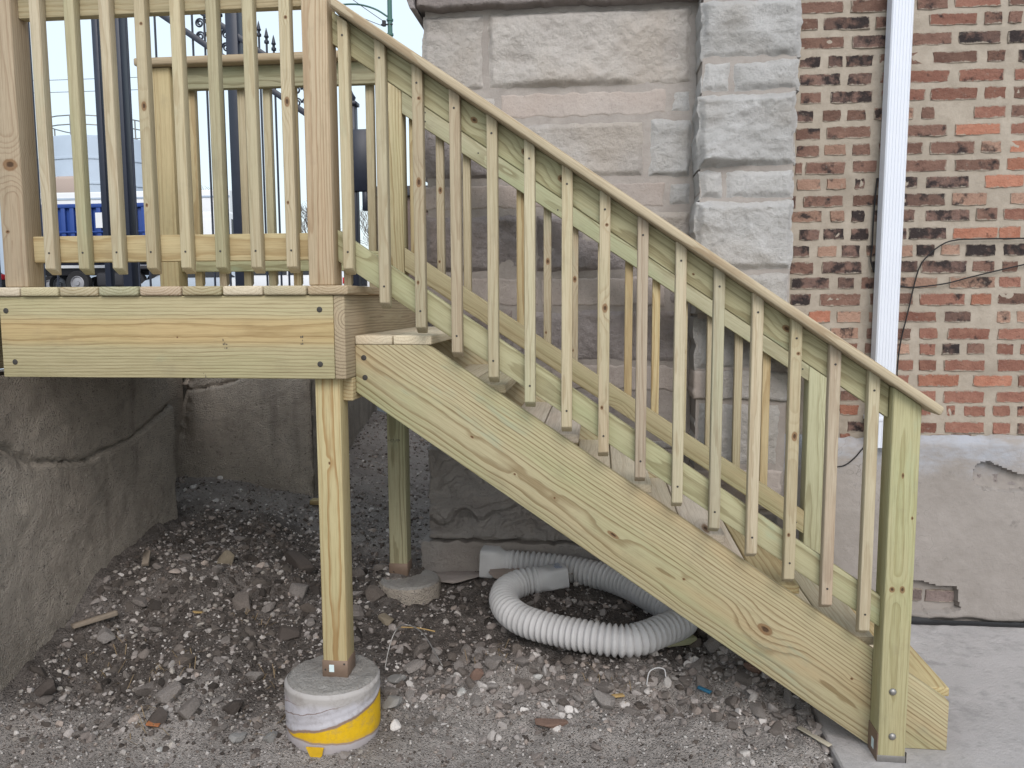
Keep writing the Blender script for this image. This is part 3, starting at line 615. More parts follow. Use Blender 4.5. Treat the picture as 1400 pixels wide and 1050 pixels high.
BR=[
(1.272,'0.906,1.100,b 1.131,1.381,b 1.417,1.551,b 1.578,1.777,r'),
(1.197,'0.913,0.987,b 1.010,1.217,d 1.239,1.348,b 1.474,1.680,r 1.706,1.784,b 1.812,1.869,b'),
(1.114,'0.911,1.106,b 1.142,1.343,d 1.361,1.577,b 1.602,1.782,d'),
(1.031,'0.909,1.007,d 1.039,1.104,d 1.118,1.237,d 1.264,1.464,b 1.496,1.688,b 1.733,1.808,b 1.865,1.971,d'),
(0.952,'0.912,1.098,d 1.125,1.236,d 1.272,1.572,r 1.612,1.808,r 1.848,1.984,r'),
(0.871,'0.919,1.013,b 1.054,1.239,d 1.280,1.472,r 1.494,1.697,r 1.726,1.817,r 1.848,1.989,b'),
(0.791,'0.899,0.983,d 1.020,1.104,b 1.132,1.215,b 1.247,1.426,t 1.457,1.516,b 1.683,1.821,r 1.843,1.985,b'),
(0.711,'0.906,1.014,b 1.041,1.241,b 1.278,1.575,b 1.606,1.804,o 1.844,1.990,r'),
(0.634,'0.908,1.012,b 1.035,1.133,t 1.161,1.240,b 1.276,1.474,b 1.501,1.700,b 1.723,1.811,t 1.844,2.004,o'),
(0.555,'0.906,0.939,b 0.953,1.131,b 1.164,1.271,b 1.289,1.582,b 1.614,1.813,b 1.839,2.000,o'),
(0.480,'0.918,1.026,t 1.054,1.139,t 1.176,1.223,d 1.264,1.458,d 1.492,1.682,d 1.745,1.916,o'),
(0.402,'0.892,0.915,b 0.948,1.132,b 1.170,1.291,b 1.309,1.583,d 1.608,1.763,t 1.862,2.018,t'),
(0.331,'0.898,1.036,t 1.074,1.135,t 1.168,1.228,d 1.266,1.451,d 1.497,1.694,d 1.717,1.812,b 1.839,2.023,r'),
(0.248,'0.937,1.028,d 1.043,1.139,d 1.169,1.249,d 1.288,1.417,d 1.427,1.594,d 1.623,1.817,o 1.822,1.918,o'),
(0.171,'0.909,0.985,d 1.020,1.106,t 1.131,1.212,d 1.244,1.282,t 1.312,1.450,t 1.465,1.547,d 1.573,1.657,t 1.681,1.812,d 1.846,1.976,d'),
(0.095,'0.896,1.003,b 1.043,1.225,d 1.265,1.474,d 1.488,1.690,d 1.714,1.811,b 1.843,1.913,b'),
(0.021,'0.903,1.081,d 1.117,1.193,d 1.223,1.368,b 1.398,1.566,t 1.615,1.820,t 1.835,1.931,r'),
(-0.055,'0.906,0.998,d 1.038,1.226,b 1.266,1.461,b 1.490,1.693,r 1.717,1.805,o 1.834,2.008,b'),
(-0.137,'0.990,1.092,o 1.117,1.229,t 1.264,1.375,t 1.395,1.569,r 1.603,1.721,d 1.834,1.897,t 1.921,2.033,t'),
(-0.215,'1.095,1.222,t 1.257,1.378,b 1.393,1.458,b 1.493,1.577,r 1.622,1.809,r 1.843,2.018,r'),
(-0.287,'1.128,1.220,r 1.250,1.331,b 1.351,1.456,t 1.499,1.571,r 1.601,1.680,d 1.709,1.788,b 1.842,1.915,r 1.944,2.041,r'),
(-0.365,'1.141,1.238,r 1.273,1.374,r 1.405,1.475,r 1.500,1.580,r 1.614,1.797,r 1.851,2.027,r'),
(-0.436,'1.154,1.327,r 1.357,1.458,r 1.498,1.683,o 1.747,1.919,o 1.943,2.050,r'),
(-0.512,'1.147,1.239,b 1.269,1.461,r 1.482,1.582,r 1.617,1.800,r 1.850,2.035,r'),
(-0.578,'1.149,1.236,o 1.292,1.424,r 1.464,1.565,r 1.635,1.675,r 1.713,1.809,r 1.838,1.917,r 1.947,2.059,r'),
(-0.660,'1.188,1.265,d 1.296,1.468,r 1.488,1.594,r 1.629,1.808,r 1.843,1.925,r 1.956,2.064,b'),
(-0.716,'1.154,1.206,r 1.288,1.349,r 1.571,1.632,r 1.662,1.752,b'),
]
nb = 0
def put_brick(x0, x1, z, code, k, y=BY, hs=1.0, parent=None):
    me, s = get_brick(x1-x0, code, k); rs = random.Random(k*31+7)
    mw = Matrix.Translation(((x0+x1)/2, y+.003+rs.uniform(-.001, .002), z+rs.uniform(-.002, .002))) @ Matrix.Rotation(rs.uniform(-.008, .008), 4, 'Y') @ Matrix.Diagonal((s, 1, hs*rs.uniform(.92, 1.06), 1))
    return link('brick', me, None, parent or bw, mw)
k = 0
for z, line in BR:
    for tok in line.split():
        a, b, c = tok.split(','); a, b = float(a), float(b)
        if z < -.69 and c in 'rb' and a > 1.5: pass
        k += 1; put_brick(max(a, .885), b, z, c, k)
rs = random.Random(5)
ROWZ = [b_[0] for b_ in BR[:-1]]
for i, z in enumerate(ROWZ):
    last = max(float(t_.split(',')[1]) for t_ in BR[i][1].split()); x = last+.03
    while x < 2.34 and k < 290:
        w = rs.choice((.205, .205, .20, .10)); 
        if i < 20 or rs.random() < .9: k += 1; put_brick(x, x+w, z, rs.choice('rrobtd' if z < .5 else 'rbbdb'), k)
        x += w+.034
# bricks beyond the frame (above and to the right) joined as one mass
def far_bricks():
    parts = []; rs = random.Random(9)
    me = brick_variant(.205, .051, 5); V0 = np.array([v.co[:] for v in me.vertices]); F0 = [tuple(p.vertices) for p in me.polygons]
    V = []; F = []; n = 0
    def add(x, z):
        nonlocal n
        V.append(V0+np.array([x+.1, BY, z])); F.extend([tuple(i+n for i in f) for f in F0]); n += len(V0)
    zr = ROWZ+[1.272+.081*(j+1) for j in range(22)]
    for i, z in enumerate(zr):
        x = (2.36 if z < 1.3 else .89)+(.1 if i % 2 else 0)
        while x < 5.2: add(x, z); x += .236
    me = bpy.data.meshes.new('brick_mass'); me.from_pydata([tuple(v) for v in np.vstack(V)], [], F); me.update(); me.materials.append(BRK['r']); smooth(me, 60)
    o = link('brick_mass', me, None, bw, Matrix.Identity(4)); o['kind'] = 'stuff'
far_bricks()
def inpoly(X, Z, P):
    c = np.zeros(X.shape, bool); n = len(P)
    for i in range(n):
        (a, b), (d, e) = P[i], P[(i+1) % n]
        m = ((b > Z) != (e > Z)) & (X < (d-a)*(Z-b)/((e-b) if e != b else 1e-9)+a); c ^= m
    return c
def make_render():
    xs = np.concatenate([np.arange(.875, 2.4, .0075), np.linspace(2.42, 7, 30)]); v = np.linspace(0, 1, 120); U, Vv = np.meshgrid(xs, v, indexing='ij')
    top = -.705+.03*fbm(U*3.2, U*0, s=81, o=4)-.05*sstep(1.35, 1.5, U)*0+.012*fbm(U*16, U*0, s=82); Z = -1.60+Vv*(top+1.60); X = U
    Y = BY-.036+.006*fbm(X*3, Z*3, s=83, o=3)+.0025*fbm(X*25, Z*25, s=84, o=4)
    Xw = X+.012*fbm(X*18, Z*18, s=85, o=3); Zw = Z+.010*fbm(X*18, Z*18, s=86, o=3)
    h1 = inpoly(Xw, Zw, [(1.755,-.865),(1.775,-.825),(1.815,-.812),(1.87,-.835),(1.95,-.868),(2.02,-.875),(2.12,-.88),(2.14,-.93),(1.99,-.945),(1.88,-.95),(1.80,-.945),(1.765,-.925)])
    h2 = inpoly(Xw, Zw, [(1.38,-1.405),(1.53,-1.402),(1.60,-1.418),(1.66,-1.43),(1.705,-1.42),(1.715,-1.47),(1.728,-1.53),(1.66,-1.552),(1.55,-1.556),(1.38,-1.55)])
    Y = Y+.040*h1+.012*h1*fbm(X*14, Z*14, s=87, o=3)+.040*h2
    Y = Y+.03*sstep(.93, 1.0, Vv)**2
    base = 1-sstep(0, .030, Z+1.60+.012*fbm(X*9, X*0, s=88)); Y = Y+.035*base
    me = mesh_np('cement_render', np.stack([X, Y, Z], -1).reshape(-1, 3), grid_faces(len(xs), len(v))); smooth(me, 60)
    link('cement_render', me, M_PLASTER, bw, Matrix.Identity(4))
make_render()
for a, b, z, c in ((1.40,1.565,-1.478,'t'),(1.578,1.712,-1.480,'t')):
    k += 1; me = brick_variant(b-a, .062, k); me.materials.append(mat_brick('dusty pink brick', (.20,.155,.145), (.27,.215,.20), .1)); o = link('brick', me, None, bw, Matrix.Translation(((a+b)/2, BY-.004, z)))
for a, b, z in ((1.79,1.99,-.905),):
    k += 1; me = brick_variant(b-a, .05, k); me.materials.append(M_STONE_DARK); link('brick', me, None, bw, Matrix.Translation(((a+b)/2, BY+.006, z)))
def make_tar():
    xs = np.arange(1.0, 2.6, .012); V = []; 
    for x in xs:
        h = .004+.034*max(0, float(fbm(x*6, 0., s=91, o=4))+.12); 
        for y, z in ((BY-.040, -1.590+h), (BY-.046, -1.592+h*.6), (BY-.052, -1.594), (BY-.075-.02*max(0, float(fbm(x*9, 1., s=92))), -1.5935)): V.append((x, y, z))
    me = mesh_np('tar_seam', V, grid_faces(len(xs), 4)); smooth(me); link('tar_seam', me, M_TAR, bw, Matrix.Identity(4))
make_tar()
# ------------------------------------------------------------------ TIMBER DECK
T = .032; B = .286; SL = .6781
SCREW = disc_mesh(.0036, .004, dome=.0004); SCREW.materials.append(M_SCREW); BIGSCREW = disc_mesh(.0098, .005, 14, 'bolt_head', .0008); BIGSCREW.materials.append(M_SCREW)
BOLT = disc_mesh(.0125, .004, 16, 'carriage_bolt', .007); BOLT.materials.append(M_STEEL)
def screw(parent, x, y, z, me=SCREW, name='screw'):
    return link(name, me, None, parent, Matrix.Translation((x, y-.0012, z)))
dk = empty('timber_deck', (-1.5, .6, -1.4), 'new treated timber deck platform with thick fascia board and two posts', 'deck')
bounds = [-2.45,-2.31,-2.165,-2.023,-1.877,-1.730,-1.581,-1.426,-1.281,-1.135,-.981,-.836]
for i, (a, b) in enumerate(zip(bounds[:-1], bounds[1:])):
    lum('deck_board', dk, (W_PINK, W_MIX, W_TREAD, W_PALE, W_MIX, W_GREEN)[i % 6] if i < 10 else W_PINK, (a+.0025, b-.0025), (-.012-.003*(i % 2), 1.245), (-T, 0), FY, .007, 3)
rim = lum('fascia_board', dk, wood('wide fascia pine', (.47,.42,.275), (.31,.255,.15), green=.25, pink=.2, ring=.010, knots=[(.05,.0,.004,.003,.3)], pith=(.0,-.035), drift=.006, contrast=.8, py=.02, band=(-.015,.055)), (-2.115, -.8945), (0, .038), (-T-B, -T-.001), FX, .003)
for x, z in ((-2.09,-.082),(-2.068,-.264),(-.942,-.081),(-.945,-.267)): screw(rim, x, 0, z, BIGSCREW)
hd = lum('header_board', dk, wood('header pine', (.45,.37,.255), (.22,.17,.11), green=.15, pink=.35, ring=.011, pith=(0,-.03)), (-.8935, -.855), (.001, 1.245), (-T-B, -T-.001), FY, .003)
lum('ledger_block', dk, W_YEL, (-.8935, -.856), (.075, 1.0), (-.402, -T-B-.001), FY, .005)
lum('rear_joist', dk, W_MIX, (-2.4, -.8955), (1.205, 1.243), (-T-B, -T-.001), FX, .003)
for x in (-1.30, -1.70, -2.10, -2.44): lum('joist', dk, W_MIX, (x, x+.038), (.040, 1.203), (-T-B, -T-.001), FY, .003)
def bracket(post, x, y, z, w=.089):
    br = lum('post_bracket', post, M_BRACKET, (x-.0025, x+w+.0025), (y-.0025, y+w+.0025), (z, z+.062), FZ, .001, 1)
    return br
p1 = lum('support_post', dk, wood('front post pine', (.51,.445,.27), (.35,.225,.10), green=.1, pink=.5, ring=.012, knots=[(.1,.0,.006,.004,.6)], contrast=.95), (-.981, -.892), (.040, .129), (-1.403, -T-.002), FZ, .004)
br = bracket(p1, -.981, .040, -1.403); br2 = link('label_sticker', hexa_mesh(box8((-.9575,-.9395), (.0362,.0368), (-1.3830,-1.3560)), FX, 0)[0], M_LABEL, p1, hexa_mesh(box8((-.9575,-.9395), (.0362,.0368), (-1.3830,-1.3560)), FX, 0)[1])
for x, z in ((-.972,-1.375),(-.902,-1.352)): screw(p1, x, .0375, z)
p2 = lum('support_post', dk, W_GREEN, (-1.019, -.930), (1.112, 1.201), (-1.403, -T-.002), FZ, .004); bracket(p2, -1.019, 1.112, -1.403)
# small lumber stamp marks (not legible) on fascia and rear post
def stamp(parent, x, y, z, w, h, n, seed):
    rs = random.Random(seed); V = []; F = []
    for i in range(n):
        for r in range(3):
            if rs.random() < .3: continue
            a = x+w*i/n; c = z+h*r/3; ww = w/n*rs.uniform(.3, .75); hh = h/3*rs.uniform(.3, .7); k = len(V)
            V += [(a,y,c),(a+ww,y,c),(a+ww,y,c+hh),(a,y,c+hh)]; F.append((k,k+1,k+2,k+3))
    me = bpy.data.meshes.new('grade_stamp'); me.from_pydata(V, [], F); me.materials.append(M_INKG); return link('grade_stamp', me, None, parent, Matrix.Identity(4))
stamp(rim, -1.290, -.0012, -.215, .018, .040, 3, 1); stamp(rim, -1.012, -.0012, -.20, .012, .034, 2, 2); stamp(rim, -1.365, -.0012, -.315, .018, .020, 3, 4)
stamp(p2, -1.012, 1.1108, -.735, .060, .018, 8, 3)

# ------------------------------------------------------------------ STAIRCASE
st = empty('timber_staircase', (.2, .6, -1.597), 'new treated timber staircase with eight open treads between wide stringers', 'staircase')
RI, RU, XH, WT = .1738, .2563, -.855, .2745
FS = frame((1,0,-SL), (SL,0,1))
top_l = lambda X: -.029-SL*(X-XH); bot_l = lambda X: -.3745-SL*(X-XH)
outline = [(XH,-RI-T-.0005),(-.594,-RI-T-.0005),(1.198,-1.421),(1.198,-1.5965),(.947,-1.5965),(XH,-.3745)]
# knots along this board: (along, across, half length, half width, bend)
def sl_local(px_x, px_z):
    o = Vector((sum(p[0] for p in outline)/6, 0, sum(p[1] for p in outline)/6)); d = Vector((px_x, 0, px_z))-o
    inv = FS.transposed(); l = inv @ d; return l.x, l.y
kn = []
for X, Z, rx, ry, am in ((.580,-1.190,.030,.015,1.0),(.055,-.869,.024,.008,.7),(-.44,-.53,.007,.004,.5),(-.29,-.66,.005,.004,.3),(.875,-1.354,.006,.005,.4),(-.15,-.742,.004,.004,.4),(.30,-1.02,.006,.0045,.5)):
    lx, ly = sl_local(X, Z); kn.append((lx, ly, rx, ry, am))
W_STR = wood('stringer pine', (.49,.44,.275), (.235,.165,.08), green=.55, pink=.55, ring=.0100, knots=kn, drift=.013, contrast=.88, pith=(.0,-.03), py=-.055)
s1 = prism('stringer', st, W_STR, outline, .107, .145, FS, .0035); tag(s1, 'near stringer with bold wavy grain and a large knot')
screw(s1, -.824, .107, -.252, BIGSCREW); screw(s1, -.821, .107, -.322, BIGSCREW)
prism('stringer', st, W_MIX, outline, 1.042, 1.080, FS, .0035)
def tread(n):
    x0 = XH+(n-1)*RU+.001; x1 = XH+WT+(n-1)*RU; z = -RI*n; y0, y1 = (.105, 1.082) if n == 1 else (.1462, 1.0408)
    xm = (x0+x1)/2-.001
    m = (W_TREAD, W_PALE, W_TREAD, W_TREAD, W_TREAD, W_TREAD, W_PALE, W_TREAD)[n-1]
    lum('tread_board', st, m, (x0, xm-.002), (y0, y1), (z-T, z), FY, .005, 3); lum('tread_board', st, W_YEL if n in (6, 8) else m, (xm+.002, x1), (y0, y1), (z-T, z), FY, .005, 3)
    if n > 1:
        for yy in ((.1462, .18), (1.007, 1.0408)): lum('tread_cleat', st, W_MIX, (x0+.01, x1-.03), yy, (z-T-.04, z-T-.001), FX, .002)
for n in range(1, 9): tread(n)

# ------------------------------------------------------------------ RAILS
def rake(name, parent, mat, xa, xb, za, y, h, sl=SL, bev=.004, cut=True, endcut=None):
    """board lying along the stair slope; top edge z = za - sl*(x-xa); h = vertical size"""
    f = frame((1,0,-sl), (sl,0,1)); cs = []
    dx0 = dx1 = 0
    for i in range(8):
        x = (xa, xb)[i & 1]; yy = y[(i >> 1) & 1]; k = (i >> 2) & 1
        xx = x+(endcut if (endcut and (i & 1) and not k) else 0)
        cs.append((xx, yy, za-sl*(xx-xa)-(0 if k else h)))
    me, mw = hexa_mesh(cs, f, bev, 3, name); return link(name, me, mat, parent, mw)
def baluster_mesh(w, dz_top, zlen, d=.036, cut=.022, front=-1):
    """upright square baluster, local X up; raked top, bottom end cut so that its lower edge is at the rail side"""
    cs = []
    for i in range(8):
        x = (0, w)[i & 1]; y = (0, d)[(i >> 1) & 1]; k = (i >> 2) & 1
        if k: z = zlen-dz_top*x/w
        else: z = 0 if ((y == 0) == (front < 0)) else -cut
        cs.append((x, y, z))
    return hexa_mesh(cs, FZ, .0035, 2, 'baluster')
def put_bal(me_mw, parent, x, y, z, mat=None, name='baluster'):
    me, mw = me_mw; o = bpy.data.objects.new(name, me); COL.objects.link(o); o.parent = parent
    o.matrix_local = WM(parent).inverted() @ Matrix.Translation((x, y, z)) @ mw; return o
def variants(args, mats, **k):
    out = []
    for m in mats:
        me, mw = baluster_mesh(*args, **k); me.materials.append(m); out.append((me, mw))
    return out
BM = (W_PALE, W_PALE, wood('knotty baluster pine', (.47,.41,.285), (.33,.25,.15), green=.25, pink=.35, ring=.006, knots=[(.06,.002,.016,.009,.8),(-.27,-.006,.007,.005,.5),(.33,.006,.006,.006,.5)], contrast=.5, drift=.006), wood('green baluster pine', (.47,.43,.30), (.32,.26,.165), green=.35, pink=.1, ring=.008, knotscale=(1.2,4,4), contrast=.5), wood('rosy baluster pine', (.47,.40,.29), (.33,.25,.17), green=.15, pink=.5, ring=.007, knotscale=(1.8,4,4), contrast=.6))
# near stair rail
nr = empty('stair_railing', (0, .05, -1.6), 'near stair railing with fifteen square balusters and a thick newel post at its foot', 'railing')
zc = lambda X: .877-SL*(X+.845)          # underside of the cap
rake('cap_rail', nr, W_CAP, -.875, 1.083, zc(-.875)+.036, (-.022, .118), .036, bev=.009, endcut=-.012)
W_KR = wood('knotty green rail pine', (.42,.405,.265), (.22,.19,.105), green=.6, pink=.2, knots=[(-.535,.008,.013,.010,.7),(-.336,.014,.012,.010,.7),(-.185,.008,.014,.011,.8),(.70,.012,.016,.010,.8),(.35,-.01,.005,.004,.4)])
ur = rake('top_rail', nr, W_KR, -.8915, .938, zc(-.8915)-.0005, (.0565, .0945), .106, bev=.003)
lr = rake('bottom_rail', nr, W_GREEN, -.8915, .951, .150+.671*(.0595)-.0, (.0565, .0945), .1065, sl=.671, bev=.003)
NW = wood('green newel pine', (.44,.42,.265), (.29,.255,.13), green=.5, pink=.25, ring=.010, knots=[(-.02,.01,.012,.008,.6),(-.02,-.022,.010,.009,.6),(.22,.03,.006,.004,.5),(.36,-.005,.010,.004,.3)], drift=.01, contrast=.6)
def newel(parent, mat, x, y, zt, zb=-1.597):
    cs = []
    for i in range(8):
        xx = (x, x+.089)[i & 1]; yy = (y, y+.089)[(i >> 1) & 1]; k = (i >> 2) & 1; cs.append((xx, yy, (zt(xx)-.001) if k else zb))
    me, mw = hexa_mesh(cs, FZ, .005, 2, 'newel_post'); return link('newel_post', me, mat, parent, mw)
nw = newel(nr, NW, .9395, .0178, zc)
brk = lum('post_bracket', nw, M_BRACKET, (.937, .9397), (.017, .108), (-1.597, -1.50), FZ, 0); 
lum('post_bracket', nw, M_STEEL, (.9375, 1.031), (.0155, .0179), (-1.597, -1.574), FX, .0005)
lum('post_bracket', nw, M_SCREW, (.9285+.1, 1.0315), (.0150, .0200), (-1.597, -1.560), FX, 0)
lum('label_sticker', nw, M_LABEL, (.9362, .9368), (.050, .072), (-1.573, -1.537), FZ, 0)
for x, z in ((.979,-1.351),(.984,-1.507)): screw(nw, x, .0178, z, BOLT, 'carriage_bolt')
first = variants((.0355, .024, .825), (W_PALE,)); rest = variants((.0355, .024, .864), BM)
order = [0, 1, 2, 4, 1, 3, 0, 2, 4, 0, 3, 1, 2, 4, 0]
for i in range(15):
    x = -.863+.1233*i
    if i == 0: b = put_bal(first[0], nr, x, .0205, .057); z0 = .057
    else: z0 = -.059-.6775*.1233*(i-1); b = put_bal(rest[order[i]], nr, x, .0205, z0)
    screw(b, x+.018, .0205, z0+.055); screw(b, x+.017, .0205, z0+(.80 if i else .76))
# far stair rail
fr_ = empty('stair_railing', (0, 1.1, -1.6), 'rear stair railing nearest the stone wall, mostly behind the front railing', 'railing')
zf = lambda X: .745-.663*(X+.815)+.1065
rake('cap_rail', fr_, W_CAP, -.93, 1.07, zf(-.93)+.036, (1.062, 1.20), .035, sl=.663, bev=.008)
rake('top_rail', fr_, W_GREEN, -.9085, .944, zf(-.9085)-.0005, (1.0795, 1.1175), .1065, sl=.663, bev=.003)
rake('bottom_rail', fr_, wood('golden rail pine', (.45,.395,.255), (.29,.235,.13), green=.4, pink=.35, ring=.011, knotscale=(2.5,5,5)), -.9085, .944, .195, (1.0795, 1.1175), .1065, sl=.6565, bev=.003)
newel(fr_, wood('green far newel', (.42,.42,.275), (.29,.275,.165), green=.55, pink=.1, ring=.010, knotscale=(3,5,5)), .945, 1.0797, zf)
for x, z in ((-.80,.80),(-.19,.39),(.33,.06)): pass
fb = variants((.0355, .0235, .805), (W_YEL, W_PALE, BM[2]))
for i in range(14):
    x = -.887+.1258*i; put_bal(fb[(i*2+(i//3)) % 3], fr_, x, 1.118, zf(x)-.002-.805, None)
for x, dz in ((-.80,.035),(-.80,.075),(-.815+.26,.06),(-.19+.0,.08),(.936-.02,.07)): screw(fr_, x, 1.0795, zf(x)-dz)
for x, z in ((.90,-1.05),(.91,-1.075)): screw(fr_, x, 1.0795, z)
# deck front rail
dr = empty('deck_railing', (-1.5, .05, 0), 'front deck railing with eight square balusters between two square posts', 'railing')
lum('railing_post', dr, W_PINK, (-.980, -.891), (.008, .097), (.0005, 1.049), FZ, .005)
lum('railing_post', dr, wood('brown knotty post', (.42,.345,.235), (.28,.20,.125), green=.0, pink=.35, ring=.009, knots=[(-.10,.006,.020,.027,1.0),(-.33,-.02,.006,.008,.5)], contrast=.6), (-2.0975, -2.0085), (.013, .102), (.0005, 1.049), FZ, .005)
lum('cap_rail', dr, W_CAP, (-2.45, -.86), (-.03, .115), (1.05, 1.086), FX, .008)
lum('top_rail', dr, W_PALE, (-2.008, -.981), (.0505, .0885), (.925, 1.049), FX, .003); lum('bottom_rail', dr, W_YEL, (-2.008, -.981), (.0505, .0885), (.088, .180), FX, .003)
db = variants((.0375, 0, .98), (W_PALE, BM[2], BM[1], BM[3]))
for i in range(8):
    x = -1.941+.126*i; b = put_bal(db[(i*3) % 4], dr, x, .0135, .064); screw(b, x+.019, .0135, .064+.055)
# deck rear rail
rr = empty('deck_railing', (-1.5, 1.14, 0), 'rear deck railing seen through the front one, its flat cap below the first', 'railing')
lum('railing_post', rr, W_YEL, (-2.140, -2.040), (1.105, 1.194), (.0005, 1.058), FZ, .005)
lum('railing_post', rr, W_MIX, (-.998, -.910), (1.081, 1.170), (.0005, 1.0), FZ, .005)
lum('cap_rail', rr, W_PINK, (-2.20, -.93), (1.07, 1.21), (1.060, 1.096), FX, .008)
lum('top_rail', rr, W_GREEN, (-2.0395, -.999), (1.130, 1.168), (.958, 1.059), FX, .003); lum('bottom_rail', rr, W_GREEN, (-2.0395, -.999), (1.130, 1.168), (.093, .184), FX, .003)
rb = variants((.0375, 0, 1.0), (W_YEL, W_PALE, BM[4]), front=1)
for i in range(8): put_bal(rb[(i*2+i//3) % 3], rr, -1.992+.1265*i, 1.169, .034)
for z in (.985,1.03,): screw(rr, -.985, 1.13, z)
# ------------------------------------------------------------------ FOOTINGS
def footing(loc, r, h, label, paper, seed):
    t = empty('concrete_footing', loc, label, 'footing')
    n, m = 96, 44; a = np.arange(n)/n*2*np.pi; v = np.linspace(0, 1, m); A, Vv = np.meshgrid(a, v, indexing='ij')
    z = -h+h*Vv-.006*np.clip(Vv-.96, 0, 1)*20; rr = r+.003*fbm(np.cos(A)*2+5, np.sin(A)*2+5, Vv*2, s=seed)
    s1 = vhelix(A, z)
    if paper: rr = rr+.0022*(s1 > .0)+.0022*(s1 > .055)-.0022*(s1 > .02)*(s1 < .028)
    rr = rr-.010*sstep(.95, 1, Vv)
    V = np.stack([rr*np.cos(A), rr*np.sin(A), z], -1).reshape(-1, 3); i = np.arange(n)[:, None]*m+np.arange(m-1)[None, :]; j = ((np.arange(n)+1) % n)[:, None]*m+np.arange(m-1)[None, :]
    F = np.stack([i.ravel(), j.ravel(), (j+1).ravel(), (i+1).ravel()], 1)
    me = mesh_np('tube_form', V, F); smooth(me, 50)
    body = link('tube_form', me, M_TUBE if paper else M_CONC_OLD, t, Matrix.Translation(loc))
    # rough concrete top
    k = 26; V = [(0, 0, .004)]; F = []
    for q in range(1, k):
        for p in range(64):
            aa = p/64*2*math.pi; rq = (r-.006)*q/(k-1); x, y = rq*math.cos(aa), rq*math.sin(aa)
            V.append((x, y, .003+.006*float(fbm(x*40, y*40, s=seed+2))-(.010 if q == k-1 else 0)))
    for p in range(64): F.append((0, 1+p, 1+(p+1) % 64))
    for q in range(1, k-1):
        for p in range(64): a0 = 1+(q-1)*64; F.append((a0+p, a0+64+p, a0+64+(p+1) % 64, a0+(p+1) % 64))
    me = bpy.data.meshes.new('concrete_top'); me.from_pydata(V, [], F); me.update(); smooth(me)
    link('concrete_top', me, M_CONC_FOOT, t, Matrix.Translation(loc)); return t
def vhelix(A, z):
    # helical seam coordinate: angle measured from the far side so the seam does not break in view
    ang = (A-math.pi/2) % (2*math.pi)     # 0 at back, pi at front
    return z+.130-.040*(ang-math.pi)
def mat_tube():
    t = NT('spiral wound paper form tube', .6, .25); o = t.coord(); x, y, z = t.sep(o)
    ang = t.math('ADD', t.math('ARCTAN2', y, x), math.pi/2)   # 0 at the front
    n = t.noise(o, 14, 5, .6)
    s = t.math('ADD', t.math('ADD', z, .114), t.math('MULTIPLY', t.math('SUBTRACT', n, .5), .028))
    s = t.math('SUBTRACT', s, t.math('MULTIPLY', ang, .040))
    c = t.mix(n, (.44,.43,.47), (.54,.53,.57)); 
    yel = t.mix(t.noise(o, 40, 4, .7), (.60,.36,.008), (.78,.50,.02))
    c = t.mix(t.ramp(s, -.006, -.010), c, (.30,.21,.16)); c = t.mix(t.ramp(s, -.018, -.022), c, yel)
    s2 = t.math('ADD', s, t.math('MULTIPLY', t.math('ABSOLUTE', ang), -.02)); s3 = t.math('ADD', t.math('ADD', z, t.math('MULTIPLY', ang, .008)), t.math('MULTIPLY', t.math('SUBTRACT', n, .5), .02)); c = t.mix(t.ramp(s3, -.176, -.179), c, (.34,.25,.19)); c = t.mix(t.ramp(s3, -.183, -.186), c, (.50,.47,.50)); 
    for off, w in ((.050, .0025), (.088, .002)):
        d = t.math('ABSOLUTE', t.math('SUBTRACT', s, off)); c = t.mix(t.ramp(d, w, w*.4), c, (.22,.17,.16))
    band = t.math('MULTIPLY', t.ramp(s, .088, .091), t.ramp(t.noise(o, 9, 4, .6), .48, .6)); c = t.mix(t.math('MULTIPLY', band, .8), c, (.34,.25,.22))
    top = t.ramp(t.math('ADD', z, t.math('MULTIPLY', n, .05)), -.035, -.010); c = t.mix(top, c, (.40,.38,.37))
    dirt = t.math('MAXIMUM', t.ramp(t.noise(o, 16, 6, .78), .50, .68), t.ramp(t.math('ADD', z, t.math('MULTIPLY', n, .05)), -.14, -.185)); c = t.mix(t.math('MULTIPLY', dirt, .5), c, (.20,.17,.15))
    t.color(c); t.bump(n, .4, .006); return t.m
M_TUBE = mat_tube()
fo = footing((-.957, .075, -1.405), .168, .30, 'round footing in a torn white and yellow paper tube under the front deck post', True, 3)
prism('paper_flap', fo, plain('yellow torn paper', (.60,.37,.02), .7, .2, 0, .25, 30), [(-.998,-1.590),(-.935,-1.590),(-.942,-1.618),(-.958,-1.634),(-.972,-1.636),(-.985,-1.620)], -.107, -.101, FX, 0)
footing((-.915, 1.105, -1.412), .150, .30, 'half buried bare concrete footing under the rear deck post', False, 6)

